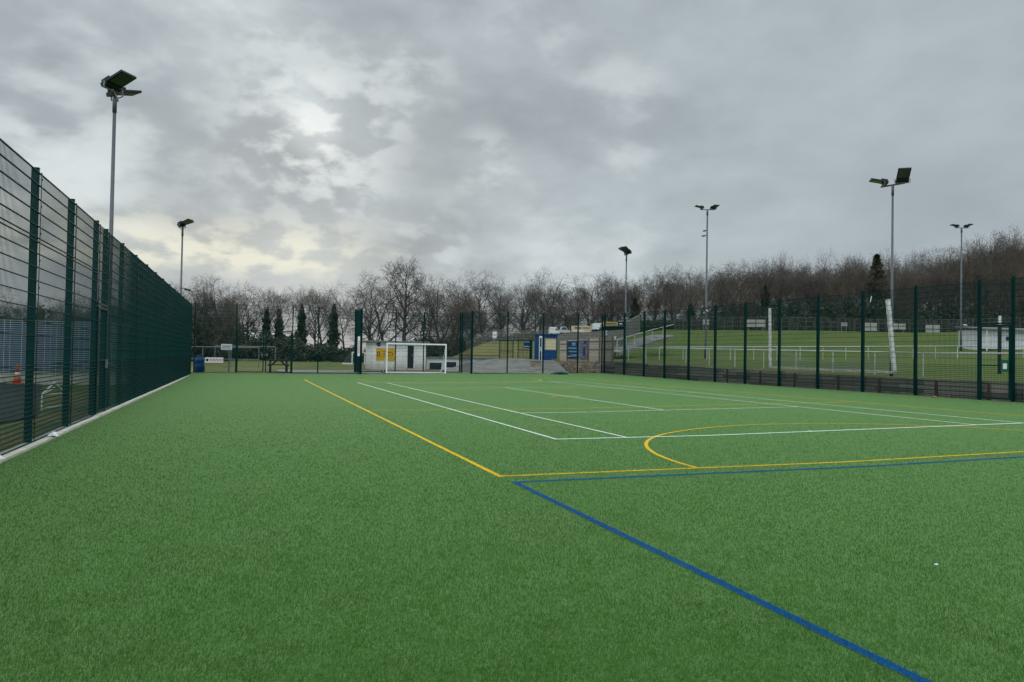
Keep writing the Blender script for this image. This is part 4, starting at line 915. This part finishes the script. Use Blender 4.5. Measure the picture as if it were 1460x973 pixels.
mass('brushwood', br, MBRUSH, 'grey brown leafless brushwood massed below the tree crowns', 'brushwood')

# ------------------------------------------------------------------ sky, sun, camera
W = bpy.data.worlds.new('World'); C.world = W; W.use_nodes = True; nt = W.node_tree; N = nt.nodes; L = nt.links; N.clear()
out = N.new('ShaderNodeOutputWorld'); sunpx = ray(440, 180); sunpx = sunpx/np.linalg.norm(sunpx)
el = math.asin(sunpx[2]); az = math.atan2(sunpx[0], sunpx[1])
sky = N.new('ShaderNodeTexSky'); sky.sky_type = 'NISHITA'; sky.sun_disc = False; sky.sun_elevation = el; sky.sun_rotation = az
bg1 = N.new('ShaderNodeBackground'); bg1.inputs['Strength'].default_value = .08; L.new(sky.outputs[0], bg1.inputs['Color'])
g = N.new('ShaderNodeTexCoord').outputs['Generated']; nv = N.new('ShaderNodeVectorMath'); nv.operation = 'NORMALIZE'; L.new(g, nv.inputs[0]); dv = nv.outputs[0]
sp = N.new('ShaderNodeSeparateXYZ'); L.new(dv, sp.inputs[0]); zc = mth(N, L, 'MAXIMUM', sp.outputs['Z'], 0.)
zz_ = mth(N, L, 'ADD', mth(N, L, 'MULTIPLY', zc, 1.5), mth(N, L, 'MULTIPLY', mth(N, L, 'LOGARITHM', mth(N, L, 'ADD', zc, .08), 2.718), .12))
cb = N.new('ShaderNodeCombineXYZ'); L.new(sp.outputs['X'], cb.inputs['X']); L.new(sp.outputs['Y'], cb.inputs['Y']); L.new(zz_, cb.inputs['Z']); cv = cb.outputs[0]
def near(px, py, c0, c1):      # 1 close to a direction of the sky, 0 away from it
    d = ray(px, py); d = d/np.linalg.norm(d); n = N.new('ShaderNodeVectorMath'); n.operation = 'DOT_PRODUCT'; L.new(dv, n.inputs[0]); n.inputs[1].default_value = tuple(d)
    return mrange(N, L, n.outputs['Value'], math.cos(R(c0)), math.cos(R(c1)))
def clampadd(a, b): return mth(N, L, 'ADD', a, b)
n1 = noise(N, L, cv, 3.4, 5, .48, .1); n2 = noise(N, L, cv, 8.5, 5, .5, .15); n3 = noise(N, L, cv, 19, 4, .5, .1)
left = near(330, 230, 46, 8); amp = mrange(N, L, left, 0, 1, .38, 1., False)
v = mth(N, L, 'ADD', mth(N, L, 'MULTIPLY', mth(N, L, 'SUBTRACT', n1, .5), 1.15), mth(N, L, 'ADD', mth(N, L, 'MULTIPLY', mth(N, L, 'SUBTRACT', n2, .5), 1.0), mth(N, L, 'MULTIPLY', mth(N, L, 'SUBTRACT', n3, .5), .3)))
v = mth(N, L, 'ADD', mth(N, L, 'MULTIPLY', v, amp), .5)
cr = N.new('ShaderNodeValToRGB'); e = cr.color_ramp.elements; e[0].position = .12; e[0].color = (.30, .345, .375, 1); e[1].position = .92; e[1].color = (.67, .74, .755, 1)
q = e.new(.42); q.color = (.385, .44, .475, 1); q = e.new(.62); q.color = (.465, .53, .56, 1)
L.new(v, cr.inputs['Fac']); col = cr.outputs['Color']
for px, py, rad, am, lo in ((445, 185, 5.0, .7, .47), (690, 236, 3.4, .55, .42), (875, 165, 6, .5, .46), (578, 120, 4.5, .45, .44), (330, 180, 8, .55, .47), (90, 190, 9, .45, .45), (612, 340, 4, .5, .42), (490, 240, 4, .6, .45), (60, 260, 7, .4, .42), (380, 10, 4, .4, .45), (770, 35, 4, .3, .45)):
    gp = mth(N, L, 'MULTIPLY', near(px, py, rad, rad*.15), mrange(N, L, n2 if rad > 5 else n3, lo, lo+.22)); col = mixcol(N, L, col, (.93, .97, .96) if am == .7 else (.74, .80, .81), mth(N, L, 'MULTIPLY', gp, am))
for px, py, rad, am in ((560, 270, 9, .35), (340, 250, 7, .35), (700, 90, 14, .2), (960, 100, 12, .15)):
    col = mixcol(N, L, col, (.31, .345, .37), mth(N, L, 'MULTIPLY', mth(N, L, 'MULTIPLY', near(px, py, rad, rad*.2), mrange(N, L, n1, .35, .6, .4, 1.)), am))
gl = near(447, 186, 2.6, .3); col = mixcol(N, L, col, (.95, 1., .98), mth(N, L, 'MULTIPLY', gl, mrange(N, L, n3, .38, .58, .25, 1.)))
gl = near(447, 190, 9, 1); col = mixcol(N, L, col, (.70, .755, .77), mth(N, L, 'MULTIPLY', gl, mrange(N, L, n3, .42, .6, 0., .6)))
low = mth(N, L, 'MULTIPLY', mth(N, L, 'MULTIPLY', mrange(N, L, zc, .075, .115), mrange(N, L, zc, .19, .125)), near(285, 352, 16, 4))
col = mixcol(N, L, col, (.88, .87, .72), mth(N, L, 'MULTIPLY', low, mrange(N, L, n3, .40, .58, .2, .75)))
hz = mth(N, L, 'MULTIPLY', mrange(N, L, zc, .11, .05), .6); col = mixcol(N, L, col, (.46, .505, .535), hz)
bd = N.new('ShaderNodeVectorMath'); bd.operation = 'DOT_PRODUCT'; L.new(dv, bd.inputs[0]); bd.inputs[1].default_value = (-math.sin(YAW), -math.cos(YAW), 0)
bright = mth(N, L, 'MULTIPLY', mrange(N, L, zc, .42, 1., 1., 3.4), mrange(N, L, bd.outputs['Value'], -.3, .6, 1., 2.2))  # unseen sky overhead and behind camera, brightness added to light camera-facing surfaces
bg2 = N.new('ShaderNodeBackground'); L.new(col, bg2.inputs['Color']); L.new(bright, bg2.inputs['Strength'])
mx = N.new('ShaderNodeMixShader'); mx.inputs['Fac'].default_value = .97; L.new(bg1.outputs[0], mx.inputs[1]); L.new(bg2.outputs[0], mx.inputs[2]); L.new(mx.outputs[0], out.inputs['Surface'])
sl = bpy.data.lights.new('sun', 'SUN'); sl.energy = .6; sl.angle = R(25); sl.color = (1, .95, .86); so = bpy.data.objects.new('sun', sl); COL.objects.link(so)
so.rotation_euler = Vector(sunpx).to_track_quat('Z', 'Y').to_euler()
cam = bpy.data.cameras.new('camera'); co = bpy.data.objects.new('camera', cam); COL.objects.link(co)
cam.sensor_width = 36; cam.lens = 36*FPX/1460; cam.clip_start = .05; cam.clip_end = 3000
co.matrix_world = Matrix(((rt[0], up[0], -fw[0], 0), (rt[1], up[1], -fw[1], 0), (rt[2], up[2], -fw[2], EYE), (0, 0, 0, 1)))
C.camera = co
C.render.engine = 'CYCLES'; C.cycles.use_denoising = True; C.cycles.max_bounces = 5; C.cycles.diffuse_bounces = 3; C.cycles.glossy_bounces = 2
vs = C.view_settings; vs.view_transform = 'Standard'; vs.look = 'None'; vs.exposure = 0.; vs.gamma = 1; vs.use_curve_mapping = False
